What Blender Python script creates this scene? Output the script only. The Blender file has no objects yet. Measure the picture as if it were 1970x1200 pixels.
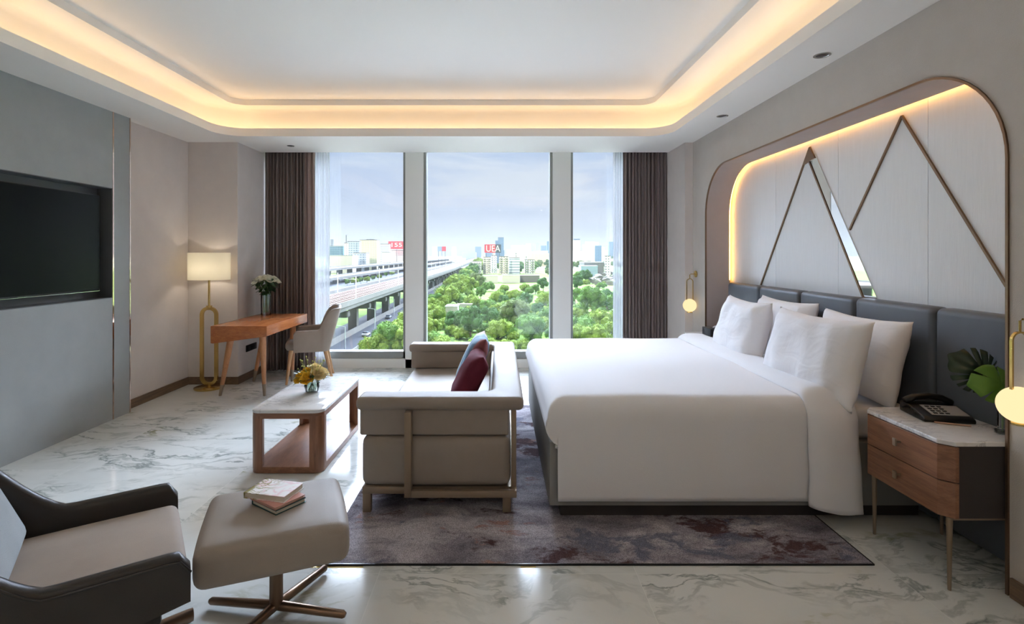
import bpy, bmesh, math, random
from mathutils import Vector, Matrix, noise

SC = bpy.context.scene
COL = SC.collection
R = math.radians

# ------------------------------------------------------------------ camera
cam_data = bpy.data.cameras.new('camera')
cam_data.sensor_width = 36.0
cam_data.lens = 36.0 * 1000.0 / 1970.0
cam_data.shift_x = 25.0 / 1970.0
cam_data.shift_y = -111.0 / 1970.0
cam_data.clip_start = 0.05
cam_data.clip_end = 9000.0
cam = bpy.data.objects.new('camera', cam_data)
COL.objects.link(cam)
cam.location = (0, 0, 1.45)
cam.rotation_euler = (R(90), 0, 0)
SC.camera = cam

# ------------------------------------------------------------------ colour management, cycles
SC.view_settings.view_transform = 'Standard'
SC.view_settings.look = 'None'
SC.view_settings.exposure = 0.32
SC.view_settings.gamma = 1.0
SC.view_settings.use_curve_mapping = False
SC.cycles.use_denoising = True
SC.cycles.max_bounces = 10
SC.cycles.diffuse_bounces = 6
SC.cycles.glossy_bounces = 4
SC.cycles.transmission_bounces = 6
SC.cycles.transparent_max_bounces = 16
SC.cycles.volume_bounces = 0
SC.cycles.caustics_reflective = False
SC.cycles.caustics_refractive = False
SC.cycles.sample_clamp_indirect = 8.0

SKY_UP = 46.0         # strength of the added sky patch that fills the room
COVE = 7.4
REAR_FILL = 13.0
NICHE = 12.0

# ------------------------------------------------------------------ node helpers
def lin(c):
    def f(v):
        v /= 255.0
        return v / 12.92 if v <= 0.04045 else ((v + 0.055) / 1.055) ** 2.4
    return (f(c[0]), f(c[1]), f(c[2]), 1.0)

class NT:
    def __init__(self, tree):
        self.t = tree
    def n(self, kind, props=None, **ins):
        nd = self.t.nodes.new(kind)
        for k, v in (props or {}).items():
            setattr(nd, k, v)
        for k, v in ins.items():
            key = int(k[1:]) if k[0] == '_' and k[1:].isdigit() else k.replace('_', ' ')
            self.put(nd.inputs[key], v)
        return nd
    def put(self, sock, v):
        if isinstance(v, bpy.types.NodeSocket):
            self.t.links.new(v, sock)
        elif isinstance(v, bpy.types.Node):
            self.t.links.new(v.outputs[0], sock)
        else:
            sock.default_value = v
    def math(self, op, a, b=0.0, c=0.0, clamp=False):
        nd = self.t.nodes.new('ShaderNodeMath')
        nd.operation = op
        nd.use_clamp = clamp
        self.put(nd.inputs[0], a); self.put(nd.inputs[1], b); self.put(nd.inputs[2], c)
        return nd.outputs[0]
    def mix(self, f, a, b, blend='MIX'):
        nd = self.t.nodes.new('ShaderNodeMix')
        nd.data_type = 'RGBA'
        nd.blend_type = blend
        self.put(nd.inputs[0], f); self.put(nd.inputs[6], a); self.put(nd.inputs[7], b)
        return nd.outputs[2]
    def ramp(self, f, stops):
        nd = self.t.nodes.new('ShaderNodeValToRGB')
        el = nd.color_ramp.elements
        while len(el) < len(stops):
            el.new(0.5)
        for e, (p, c) in zip(el, stops):
            e.position = p
            e.color = c if len(c) == 4 else (*c, 1)
        self.put(nd.inputs[0], f)
        return nd.outputs[0]
    def smooth(self, v, a, b, lo=0.0, hi=1.0):
        nd = self.t.nodes.new('ShaderNodeMapRange')
        nd.interpolation_type = 'SMOOTHSTEP'
        self.put(nd.inputs[0], v)
        for i, x in enumerate((a, b, lo, hi)):
            self.put(nd.inputs[i + 1], x)
        return nd.outputs[0]
    def noise(self, vec, scale, detail=4.0, rough=0.5, dist=0.0):
        nd = self.n('ShaderNodeTexNoise', None, Vector=vec, Scale=scale, Detail=detail, Roughness=rough, Distortion=dist)
        return nd.outputs['Fac']
    def scaled(self, vec, s, loc=(0, 0, 0), rot=(0, 0, 0)):
        return self.n('ShaderNodeMapping', None, Vector=vec, Scale=s, Location=loc, Rotation=rot).outputs[0]

# ------------------------------------------------------------------ world: pale cloudy sky, with an added bright patch above the view
world = bpy.data.worlds.new('sky')
SC.world = world
world.use_nodes = True
wt = NT(world.node_tree)
world.node_tree.nodes.clear()
g = wt.n('ShaderNodeTexCoord')
sep = wt.n('ShaderNodeSeparateXYZ', None, Vector=g.outputs['Generated'])
zz = sep.outputs['Z']
base = wt.ramp(wt.math('MULTIPLY', zz, 2.0, clamp=True), [
    (0.0, lin((222, 224, 234))), (0.05, lin((222, 226, 238))), (0.20, lin((202, 213, 241))),
    (0.42, lin((182, 199, 236))), (1.0, lin((196, 210, 238)))])
cv = wt.scaled(g.outputs['Generated'], (1.0, 1.0, 3.6))
cl = wt.noise(cv, 3.2, 6.0, 0.58, 0.4)
cm = wt.smooth(cl, 0.42, 0.68)
col = wt.mix(wt.math('MULTIPLY', cm, 0.7), base, lin((236, 238, 246)))
dk = wt.smooth(wt.noise(wt.scaled(g.outputs['Generated'], (1, 1, 3.0), (3, 1, 2)), 4.1, 5.0, 0.55), 0.5, 0.75)
col = wt.mix(wt.math('MULTIPLY', dk, 0.22), col, lin((186, 194, 216)))
# bright sky patch added above the view, lighting the room through the window
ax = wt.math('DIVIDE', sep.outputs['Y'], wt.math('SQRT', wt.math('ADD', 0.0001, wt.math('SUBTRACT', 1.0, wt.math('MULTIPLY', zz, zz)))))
sky_fill = wt.math('MULTIPLY', wt.smooth(zz, 0.205, 0.36), wt.smooth(zz, 0.82, 0.95, 1.0, 0.0))
sky_fill = wt.math('MULTIPLY', sky_fill, wt.smooth(ax, 0.2, 0.6))
boost = wt.math('ADD', 0.78, wt.math('MULTIPLY', sky_fill, SKY_UP))
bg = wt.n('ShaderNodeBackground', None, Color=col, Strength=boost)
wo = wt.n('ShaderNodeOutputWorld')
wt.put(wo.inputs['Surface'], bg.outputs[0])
try:
    world.cycles.sampling_method = 'MANUAL'
    world.cycles.sample_map_resolution = 512
except Exception:
    pass

# sun from behind the building, lights the city and garden
sd = bpy.data.lights.new('sun', 'SUN')
sd.energy = 3.3
sd.angle = R(4)
sd.color = (1.0, 0.97, 0.92)
sun = bpy.data.objects.new('sun', sd)
COL.objects.link(sun)
sun.rotation_euler = (R(58), 0, R(-28))
sun.location = (0, -40, 60)

# portals at the window wall guide the daylight through the panes
for nm, px0, px1 in (('portal_a', -2.9, -1.19), ('portal_b', -0.94, 0.675), ('portal_c', 0.927, 2.08)):
    ld = bpy.data.lights.new(nm, 'AREA')
    ld.shape = 'RECTANGLE'
    ld.size = px1 - px0
    ld.size_y = 2.7
    ld.cycles.is_portal = True
    lo = bpy.data.objects.new(nm, ld)
    COL.objects.link(lo)
    lo.location = ((px0 + px1) / 2, 6.95, 1.50)
    lo.rotation_euler = (R(-90), 0, 0)

# ------------------------------------------------------------------ materials
def make_mat(name):
    m = bpy.data.materials.new(name)
    m.use_nodes = True
    m.node_tree.nodes.clear()
    t = NT(m.node_tree)
    out = t.n('ShaderNodeOutputMaterial')
    return m, t, out

def pbr(name, col, rough=0.6, metal=0.0, bump=0.0, bscale=40.0, var=0.0, vscale=3.0, sheen=0.0, coat=0.0, spec=0.5, stretch=(1, 1, 1), emit=None, estr=0.0, sub=0.0):
    m, t, out = make_mat(name)
    b = t.n('ShaderNodeBsdfPrincipled')
    c = lin(col)
    b.inputs['Roughness'].default_value = rough
    b.inputs['Metallic'].default_value = metal
    b.inputs['Specular IOR Level'].default_value = spec
    if sheen: b.inputs['Sheen Weight'].default_value = sheen
    if coat:
        b.inputs['Coat Weight'].default_value = coat
        b.inputs['Coat Roughness'].default_value = 0.08
    tc = t.n('ShaderNodeTexCoord')
    vec = t.scaled(tc.outputs['Object'], stretch)
    if var:
        nz = t.noise(vec, vscale, 5.0, 0.6)
        lo = tuple(max(0, x * (1 - var)) for x in c[:3]) + (1,)
        hi = tuple(min(1, x * (1 + var)) for x in c[:3]) + (1,)
        t.put(b.inputs['Base Color'], t.ramp(nz, [(0.3, lo), (0.7, hi)]))
    else:
        b.inputs['Base Color'].default_value = c
    if bump:
        nz = t.noise(vec, bscale, 3.0, 0.6)
        bn = t.n('ShaderNodeBump', None, Height=nz)
        bn.inputs['Strength'].default_value = bump
        bn.inputs['Distance'].default_value = 0.01
        t.put(b.inputs['Normal'], bn.outputs[0])
    if emit:
        b.inputs['Emission Color'].default_value = lin(emit)
        b.inputs['Emission Strength'].default_value = estr
    t.put(out.inputs['Surface'], b.outputs[0])
    return m

def wood(name, dark, light, axis=0, rough=0.35, scale=6.0):
    m, t, out = make_mat(name)
    tc = t.n('ShaderNodeTexCoord')
    s = [14.0, 14.0, 14.0]
    s[axis] = 1.0
    if axis != 2: s[1 - axis] = 5.0
    v = t.scaled(tc.outputs['Object'], tuple(s))
    a = t.noise(v, scale * 0.6, 8.0, 0.65, 0.6)
    f = t.noise(v, scale * 4.0, 3.0, 0.5)
    k = t.math('ADD', t.math('MULTIPLY', a, 0.75), t.math('MULTIPLY', f, 0.25))
    c = t.ramp(k, [(0.32, lin(dark)), (0.68, lin(light))])
    b = t.n('ShaderNodeBsdfPrincipled', None, Base_Color=c, Roughness=rough)
    bn = t.n('ShaderNodeBump', None, Height=k)
    bn.inputs['Strength'].default_value = 0.05
    t.put(b.inputs['Normal'], bn.outputs[0])
    t.put(out.inputs['Surface'], b.outputs[0])
    return m

def marble(name, base, vein, tile=None, rough=0.08, vscale=1.0, amount=1.0, green=None):
    m, t, out = make_mat(name)
    tc = t.n('ShaderNodeTexCoord')
    p = tc.outputs['Object']
    sp = t.n('ShaderNodeSeparateXYZ', None, Vector=p)
    joint = None
    if tile:
        tx, ty, ox, oy = tile
        fx = t.math('DIVIDE', t.math('SUBTRACT', sp.outputs[0], ox), tx)
        fy = t.math('DIVIDE', t.math('SUBTRACT', sp.outputs[1], oy), ty)
        ix = t.math('FLOOR', fx); iy = t.math('FLOOR', fy)
        cx = t.math('MULTIPLY', t.math('ABSOLUTE', t.math('SUBTRACT', t.math('FRACT', fx), 0.5)), tx)
        cy = t.math('MULTIPLY', t.math('ABSOLUTE', t.math('SUBTRACT', t.math('FRACT', fy), 0.5)), ty)
        jx = t.math('GREATER_THAN', cx, tx / 2 - 0.0012)
        jy = t.math('GREATER_THAN', cy, ty / 2 - 0.0012)
        joint = t.math('MAXIMUM', jx, jy)
        idx = t.n('ShaderNodeCombineXYZ', None, X=ix, Y=iy)
        wn = t.n('ShaderNodeTexWhiteNoise', None, Vector=idx.outputs[0])
        off = t.n('ShaderNodeVectorMath', {'operation': 'SCALE'}, _0=wn.outputs['Color'])
        off.inputs['Scale'].default_value = 1.1
        p = t.n('ShaderNodeVectorMath', {'operation': 'ADD'}, _0=p, _1=off.outputs[0]).outputs[0]
    warp = t.n('ShaderNodeTexNoise', None, Vector=p, Scale=1.6 * vscale, Detail=4.0)
    w2 = t.n('ShaderNodeVectorMath', {'operation': 'SCALE'}, _0=warp.outputs['Color'])
    w2.inputs['Scale'].default_value = 0.55 / vscale
    q = t.n('ShaderNodeVectorMath', {'operation': 'ADD'}, _0=p, _1=w2.outputs[0]).outputs[0]
    def veins(vec, sc, width, rot, st):
        n = t.noise(t.scaled(vec, st, (0, 0, 0), (0, 0, rot)), sc, 7.0, 0.62)
        d = t.math('ABSOLUTE', t.math('SUBTRACT', n, 0.5))
        return t.smooth(d, 0.0, width, 1.0, 0.0)
    v1 = veins(q, 1.15 * vscale, 0.022, 0.35, (0.8, 2.2, 1))
    v2 = veins(q, 2.1 * vscale, 0.05, -0.2, (0.7, 1.9, 1))
    mask = t.smooth(t.noise(p, 1.7 * vscale, 3.0), 0.38, 0.62)
    cloud = t.smooth(t.noise(t.scaled(q, (0.8, 1.6, 1)), 1.5 * vscale, 5.0, 0.6), 0.35, 0.75)
    c = t.mix(t.math('MULTIPLY', cloud, 0.42 * amount), lin(base), lin(tuple(0.74 * x + 0.26 * y for x, y in zip(base, vein))))
    c = t.mix(t.math('MULTIPLY', v2, t.math('MULTIPLY', mask, 0.42 * amount)), c, lin(vein))
    c = t.mix(t.math('MULTIPLY', v1, t.math('MULTIPLY', mask, 0.75 * amount)), c, lin(vein))
    if green:
        gm = t.smooth(t.noise(p, 2.6, 4.0), 0.60, 0.72)
        c = t.mix(t.math('MULTIPLY', t.math('MULTIPLY', v2, gm), 0.6), c, lin(green))
    if joint is not None:
        c = t.mix(t.math('MULTIPLY', joint, 0.7), c, lin(tuple(min(255, x + 14) for x in base)))
    b = t.n('ShaderNodeBsdfPrincipled', None, Base_Color=c, Roughness=rough)
    b.inputs['Specular IOR Level'].default_value = 0.28
    t.put(out.inputs['Surface'], b.outputs[0])
    return m

def emis(name, col, strength):
    m, t, out = make_mat(name)
    e = t.n('ShaderNodeEmission', None, Color=lin(col), Strength=strength)
    t.put(out.inputs['Surface'], e.outputs[0])
    return m

def pane_glass(name, tint=(0.96, 0.985, 0.97, 1), rough=0.0, refl=1.0):
    m, t, out = make_mat(name)
    tr = t.n('ShaderNodeBsdfTransparent', None, Color=tint)
    gl = t.n('ShaderNodeBsdfGlossy', None, Color=(1, 1, 1, 1), Roughness=rough)
    fr = t.n('ShaderNodeFresnel', None, IOR=1.45)
    f = t.math('MULTIPLY', fr.outputs[0], refl, clamp=True)
    mx = t.n('ShaderNodeMixShader', None, _0=f, _1=tr.outputs[0], _2=gl.outputs[0])
    t.put(out.inputs['Surface'], mx.outputs[0])
    return m

def sheer_mat(name, col, dens):
    m, t, out = make_mat(name)
    tr = t.n('ShaderNodeBsdfTransparent')
    tl = t.n('ShaderNodeBsdfTranslucent', None, Color=lin(col))
    df = t.n('ShaderNodeBsdfDiffuse', None, Color=lin(col))
    a = t.n('ShaderNodeMixShader', None, _0=0.8, _1=tl.outputs[0], _2=df.outputs[0])
    mx = t.n('ShaderNodeMixShader', None, _0=dens, _1=tr.outputs[0], _2=a.outputs[0])
    t.put(out.inputs['Surface'], mx.outputs[0])
    return m

def fabric(name, col, rough=0.8, weave=420.0, b=0.12, var=0.05, sheen=0.0, spec=0.3):
    """woven cloth or grained leather with a fine weave bump"""
    return pbr(name, col, rough, bump=b, bscale=weave, var=var, vscale=6.0, sheen=sheen, spec=spec)

M = {}
M['wall'] = fabric('wallpaper_beige', (220, 211, 205), 0.85, 260, 0.25, 0.03)
M['wall_near'] = fabric('wallpaper_taupe', (198, 190, 182), 0.85, 260, 0.25, 0.03)
M['reveal'] = fabric('reveal_mauve', (178, 167, 162), 0.85, 260, 0.2, 0.03)
M['grey_panel'] = fabric('panel_grey', (162, 166, 166), 0.6, 200, 0.15, 0.04)
M['niche_dark'] = pbr('niche_dark', (92, 94, 96), 0.5)
M['white'] = pbr('paint_white', (232, 231, 227), 0.6)
M['ceil'] = pbr('ceiling_paint', (246, 241, 234), 0.8)
M['mullion'] = pbr('mullion_white', (240, 239, 235), 0.5)
M['alu'] = pbr('aluminium_grey', (150, 152, 148), 0.45, 0.3)
M['floor'] = marble('floor_marble', (222, 223, 219), (116, 126, 122), (1.17, 0.57, -2.885, 4.07 - 0.57 * 12), 0.13, 1.0, 1.0, (150, 150, 96))
M['stone'] = marble('table_marble', (224, 222, 220), (150, 148, 150), None, 0.1, 3.0, 0.8)
M['bronze'] = pbr('bronze', (128, 104, 84), 0.32, 0.85)
M['bronze_flat'] = pbr('bronze_satin', (150, 132, 112), 0.5, 0.55)
M['brass'] = pbr('brass', (212, 180, 110), 0.22, 0.95)
M['skirting'] = wood('skirting_wood', (96, 76, 58), (134, 108, 84), 1, 0.35)
M['trim_mirror'] = pbr('polished_bronze', (205, 180, 165), 0.06, 1.0)
M['mirror'] = pbr('mirror', (240, 240, 238), 0.02, 1.0)
M['wallpanel'] = pbr('wall_panel_silver', (245, 248, 251), 0.55, 0.0, bump=0.12, bscale=9, stretch=(1, 14, 1.2), var=0.02, vscale=4)
M['headboard'] = fabric('leather_slate', (96, 101, 108), 0.42, 300, 0.08, 0.04)
M['linen'] = pbr('linen_white', (232, 231, 233), 0.9, bump=0.12, bscale=260, spec=0.12)
M['sheet'] = pbr('sheet_white', (228, 226, 226), 0.9, bump=0.25, bscale=14, spec=0.15)
M['pillow'] = None
M['bedbase'] = fabric('bed_base_grey', (146, 145, 142), 0.7, 300, 0.1, 0.03)
M['taupe'] = fabric('leather_taupe', (150, 139, 129), 0.55, 380, 0.14, 0.05)
M['taupe_fab'] = fabric('fabric_taupe', (160, 146, 134), 0.7, 500, 0.2, 0.05)
M['shell'] = fabric('leather_espresso', (56, 52, 49), 0.36, 220, 0.06, 0.08)
M['rim'] = pbr('piping_dark', (40, 37, 35), 0.4)
M['seat_fab'] = fabric('seat_weave', (166, 152, 140), 0.8, 600, 0.3, 0.06)
M['back_fab'] = fabric('back_weave_grey', (178, 184, 186), 0.85, 420, 0.5, 0.07)
M['wood_y'] = wood('walnut_y', (112, 74, 52), (158, 110, 80), 1)
M['wood_x'] = wood('walnut_x', (112, 74, 52), (158, 110, 80), 0)
M['wood_z'] = wood('walnut_z', (112, 74, 52), (156, 108, 78), 2)
M['desk'] = wood('desk_cherry', (158, 88, 48), (200, 124, 72), 1, 0.22)
M['desk_z'] = wood('desk_leg_cherry', (166, 108, 68), (204, 146, 100), 2, 0.35)
M['oak'] = wood('oak_leg', (176, 130, 88), (208, 164, 120), 2, 0.4)
M['dark_side'] = fabric('nightstand_side_dark', (62, 56, 54), 0.6, 200, 0.1, 0.04)
M['chrome'] = pbr('nickel', (190, 190, 186), 0.18, 1.0)
M['black'] = pbr('black_plastic', (14, 15, 17), 0.32)
M['screen'] = pbr('tv_screen', (3, 3, 4), 0.3, spec=0.12)
M['darkgrey'] = pbr('dark_grey_plastic', (52, 52, 54), 0.4)
M['curtain'] = pbr('curtain_brown', (130, 114, 109), 0.75, sheen=0.3, bump=0.1, bscale=300)
M['curtain2'] = pbr('curtain_lining_brown', (150, 128, 120), 0.7, sheen=0.2)
M['sheer'] = sheer_mat('sheer_voile', (226, 228, 230), 0.6)
M['glass'] = pane_glass('window_glass')
M['vase'] = pane_glass('vase_glass', (0.90, 0.94, 0.93, 1), 0.0, 1.8)
M['vase_thick'] = pane_glass('vase_glass_base', (0.55, 0.62, 0.62, 1), 0.02, 2.4)
M['water'] = pane_glass('vase_water', (0.80, 0.90, 0.82, 1), 0.0, 0.8)
M['shade'] = None
M['globe'] = emis('opal_globe', (255, 226, 172), 0.95)
M['cove'] = emis('cove_led', (255, 218, 166), COVE)
M['niche_led'] = emis('niche_led', (255, 186, 92), NICHE)
M['downlight'] = emis('rear_fill_lamp', (255, 244, 226), 55.0)
M['leaf'] = pbr('leaf_green', (52, 82, 42), 0.4, var=0.2, vscale=20)
M['leaf_dark'] = pbr('monstera_dark', (34, 52, 34), 0.28, var=0.25, vscale=12)
M['leaf_bright'] = pbr('monstera_bright', (84, 124, 34), 0.45, var=0.08, vscale=12)
M['stem'] = pbr('stem_green', (92, 128, 58), 0.5)
M['rose_w'] = pbr('rose_cream', (252, 248, 232), 0.6, var=0.05, vscale=60)
M['rose_y'] = pbr('rose_yellow', (252, 200, 62), 0.6, var=0.12, vscale=60)
M['rose_c'] = pbr('rose_pale', (246, 228, 182), 0.6, var=0.05, vscale=60)
M['gold_trim'] = pbr('brass_inlay', (226, 202, 140), 0.3, 0.8)
M['paper'] = pbr('book_pages', (214, 206, 190), 0.8, bump=0.4, bscale=120, stretch=(0.2, 0.2, 8))
M['cushion_red'] = pbr('velvet_maroon', (104, 44, 56), 0.85, var=0.25, vscale=5, spec=0.08)
M['led_off'] = pbr('led_housing', (230, 228, 220), 0.5)

def pillow_mat():
    m, t, out = make_mat('pillow_white')
    tc = t.n('ShaderNodeTexCoord')
    v = t.scaled(tc.outputs['Object'], (1.0, 1.9, 1.0), (0, 0, 0), (0, 0, 0.6))
    n = t.noise(v, 4.0, 1.5, 0.45, 0.8)
    ridge = t.smooth(t.math('ABSOLUTE', t.math('SUBTRACT', n, 0.5)), 0.0, 0.10, 1.0, 0.0)
    n2 = t.noise(t.scaled(tc.outputs['Object'], (2.2, 1.0, 1.0), (2, 5, 0), (0, 0, -0.5)), 7.0, 3.0, 0.5, 1.2)
    h = t.math('ADD', t.math('MULTIPLY', ridge, 0.35), n2)
    bn = t.n('ShaderNodeBump', None, Height=h)
    bn.inputs['Strength'].default_value = 0.22
    bn.inputs['Distance'].default_value = 0.012
    b = t.n('ShaderNodeBsdfPrincipled', None, Base_Color=lin((238, 237, 239)), Roughness=0.9)
    b.inputs['Specular IOR Level'].default_value = 0.12
    t.put(b.inputs['Normal'], bn.outputs[0])
    t.put(out.inputs['Surface'], b.outputs[0])
    return m
M['pillow'] = pillow_mat()

# floor lamp shade: translucent cloth lit by the bulb inside it
def shade_mat():
    m, t, out = make_mat('lampshade_linen')
    tl = t.n('ShaderNodeBsdfTranslucent', None, Color=lin((246, 243, 232)))
    df = t.n('ShaderNodeBsdfDiffuse', None, Color=lin((240, 236, 226)))
    a = t.n('ShaderNodeMixShader', None, _0=0.35, _1=tl.outputs[0], _2=df.outputs[0])
    t.put(out.inputs['Surface'], a.outputs[0])
    return m
M['shade'] = shade_mat()

def rug_mat():
    m, t, out = make_mat('rug_abstract')
    tc = t.n('ShaderNodeTexCoord')
    p = tc.outputs['Object']
    wn = t.n('ShaderNodeTexNoise', None, Vector=p, Scale=2.2, Detail=3.0)
    w2 = t.n('ShaderNodeVectorMath', {'operation': 'SCALE'}, _0=wn.outputs['Color'])
    w2.inputs['Scale'].default_value = 0.35
    q = t.n('ShaderNodeVectorMath', {'operation': 'ADD'}, _0=p, _1=w2.outputs[0]).outputs[0]
    a = t.noise(t.scaled(q, (0.8, 1.5, 1), (0, 0, 0), (0, 0, 0.5)), 2.3, 9.0, 0.68)
    b_ = t.noise(t.scaled(q, (1.0, 1.8, 1), (4.2, 1.3, 0), (0, 0, -0.4)), 1.9, 9.0, 0.7)
    c_ = t.noise(t.scaled(q, (1.0, 1.4, 1), (1.7, 7.3, 0)), 2.6, 9.0, 0.7)
    c = t.ramp(a, [(0.36, lin((98, 94, 104))), (0.5, lin((142, 137, 144))), (0.62, lin((184, 179, 184)))])
    c = t.mix(t.smooth(b_, 0.53, 0.60), c, lin((84, 64, 66)))
    c = t.mix(t.math('MULTIPLY', t.smooth(c_, 0.56, 0.63), 0.8), c, lin((98, 102, 120)))
    c = t.mix(t.math('MULTIPLY', t.smooth(c_, 0.33, 0.40, 1.0, 0.0), 0.8), c, lin((158, 120, 110)))
    fine = t.noise(t.scaled(p, (1.8, 0.8, 1)), 190.0, 3.0, 0.75)
    c = t.mix(0.62, c, t.ramp(fine, [(0.36, (0.12, 0.11, 0.12, 1)), (0.62, (0.92, 0.91, 0.92, 1))]), 'OVERLAY')
    b = t.n('ShaderNodeBsdfPrincipled', None, Base_Color=c, Roughness=0.95)
    b.inputs['Specular IOR Level'].default_value = 0.1
    bn = t.n('ShaderNodeBump', None, Height=fine)
    bn.inputs['Strength'].default_value = 0.5
    bn.inputs['Distance'].default_value = 0.006
    t.put(b.inputs['Normal'], bn.outputs[0])
    t.put(out.inputs['Surface'], b.outputs[0])
    return m
M['rug'] = rug_mat()

def patt_cushion():
    m, t, out = make_mat('cushion_blue_pattern')
    tc = t.n('ShaderNodeTexCoord')
    p = tc.outputs['Object']
    sp = t.n('ShaderNodeSeparateXYZ', None, Vector=p)
    n = t.noise(p, 9.0, 3.0, 0.6)
    d = t.math('ADD', sp.outputs[0], t.math('MULTIPLY', t.math('SUBTRACT', n, 0.5), 0.12))
    d = t.math('ADD', t.math('MULTIPLY', d, 2.1), 0.5)
    c = t.ramp(d, [(0.0, lin((120, 56, 62))), (0.10, lin((150, 84, 86))), (0.17, lin((62, 92, 118))), (0.42, lin((92, 134, 162))),
                   (0.52, lin((44, 66, 88))), (0.6, lin((108, 146, 170))), (0.72, lin((196, 190, 178))), (0.85, lin((150, 118, 96)))])
    b = t.n('ShaderNodeBsdfPrincipled', None, Base_Color=c, Roughness=0.75)
    t.put(out.inputs['Surface'], b.outputs[0])
    return m
M['cushion_blue'] = patt_cushion()

def book_cover():
    m, t, out = make_mat('book_floral_cover')
    tc = t.n('ShaderNodeTexCoord')
    p = tc.outputs['Object']
    sp = t.n('ShaderNodeSeparateXYZ', None, Vector=p)
    w = t.noise(p, 16.0, 2.0, 0.5, 1.5)
    c = t.mix(t.smooth(w, 0.45, 0.62), lin((240, 236, 232)), lin((236, 208, 208)))
    v = t.noise(t.scaled(p, (1, 1, 1), (3, 2, 0)), 13.0, 3.0, 0.5, 2.2)
    left = t.smooth(sp.outputs[0], -0.05, 0.03, 1.0, 0.0)
    gm = t.math('MULTIPLY', t.smooth(t.math('ABSOLUTE', t.math('SUBTRACT', v, 0.5)), 0.0, 0.05, 1.0, 0.0), left)
    c = t.mix(gm, c, lin((146, 136, 52)))
    lg = t.smooth(sp.outputs[0], -0.082, -0.066, 1.0, 0.0)
    c = t.mix(t.math('MULTIPLY', lg, t.smooth(v, 0.38, 0.5)), c, lin((138, 128, 50)))
    b = t.n('ShaderNodeBsdfPrincipled', None, Base_Color=c, Roughness=0.4)
    t.put(out.inputs['Surface'], b.outputs[0])
    return m
M['book_floral'] = book_cover()
M['book_pink'] = pbr('book_pink', (206, 150, 138), 0.5)
M['book_teal'] = pbr('book_teal', (34, 74, 76), 0.5)

# ------------------------------------------------------------------ mesh helpers
def obj(name, bm, mat, parent=None, smooth=True, angle=40, world=True):
    me = bpy.data.meshes.new(name)
    bmesh.ops.recalc_face_normals(bm, faces=bm.faces)
    bm.to_mesh(me)
    bm.free()
    for mm in (mat if isinstance(mat, (list, tuple)) else [mat]):
        me.materials.append(mm)
    if smooth:
        me.polygons.foreach_set('use_smooth', [True] * len(me.polygons))
        me.set_sharp_from_angle(angle=R(angle))
    o = bpy.data.objects.new(name, me)
    COL.objects.link(o)
    if parent is not None:
        o.parent = parent
        if world:
            o.matrix_parent_inverse = full(parent).inverted()
    return o

def full(o):
    m = o.matrix_basis.copy()
    if o.parent is not None:
        return full(o.parent) @ o.matrix_parent_inverse @ m
    return m

def thing(name, label, cat, loc=(0, 0, 0), rz=0.0, group=None):
    o = bpy.data.objects.new(name, None)
    COL.objects.link(o)
    o.empty_display_size = 0.1
    o.location = loc
    o.rotation_euler = (0, 0, rz)
    o.matrix_basis = Matrix.Translation(Vector(loc)) @ Matrix.Rotation(rz, 4, 'Z')
    o['label'] = label
    o['category'] = cat
    if group:
        o['group'] = group
    return o

def tag(o, label, cat, group=None, kind=None):
    o['label'] = label
    o['category'] = cat
    if group: o['group'] = group
    if kind: o['kind'] = kind
    return o

def recentre(o, at=None):
    """move a single-mesh thing's origin to its base"""
    me = o.data
    xs = [v.co for v in me.vertices]
    lo = Vector((min(v.x for v in xs), min(v.y for v in xs), min(v.z for v in xs)))
    hi = Vector((max(v.x for v in xs), max(v.y for v in xs), max(v.z for v in xs)))
    c = Vector(at) if at else Vector(((lo.x + hi.x) / 2, (lo.y + hi.y) / 2, lo.z))
    me.transform(Matrix.Translation(-c))
    o.location = c
    return o

def struct(name, bm, mat, smooth=True, angle=30, parent=None):
    o = obj(name, bm, mat, parent, smooth, angle)
    if parent is None:
        o['kind'] = 'structure'
    return o

def copy_tree(o, parent=None):
    c = o.copy()
    COL.objects.link(c)
    c.parent = parent
    for ch in [x for x in bpy.data.objects if x.parent == o]:
        copy_tree(ch, c)
    return c

def B():
    return bmesh.new()

def merge(bm, tmp, mt=None):
    if mt is not None:
        bmesh.ops.transform(tmp, matrix=mt, verts=tmp.verts)
    me = bpy.data.meshes.new('tmp')
    tmp.to_mesh(me)
    tmp.free()
    bm.from_mesh(me)
    bpy.data.meshes.remove(me)

def box(bm, x0, x1, y0, y1, z0, z1, bev=0.0, seg=2, mt=None, mi=0):
    t = B()
    bmesh.ops.create_cube(t, size=1.0)
    for v in t.verts:
        v.co = Vector((x0 if v.co.x < 0 else x1, y0 if v.co.y < 0 else y1, z0 if v.co.z < 0 else z1))
    if bev > 0:
        bmesh.ops.bevel(t, geom=list(t.edges), offset=bev, segments=seg, profile=0.5, affect='EDGES')
    for f in t.faces:
        f.material_index = mi
    merge(bm, t, mt)
    return bm

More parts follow.
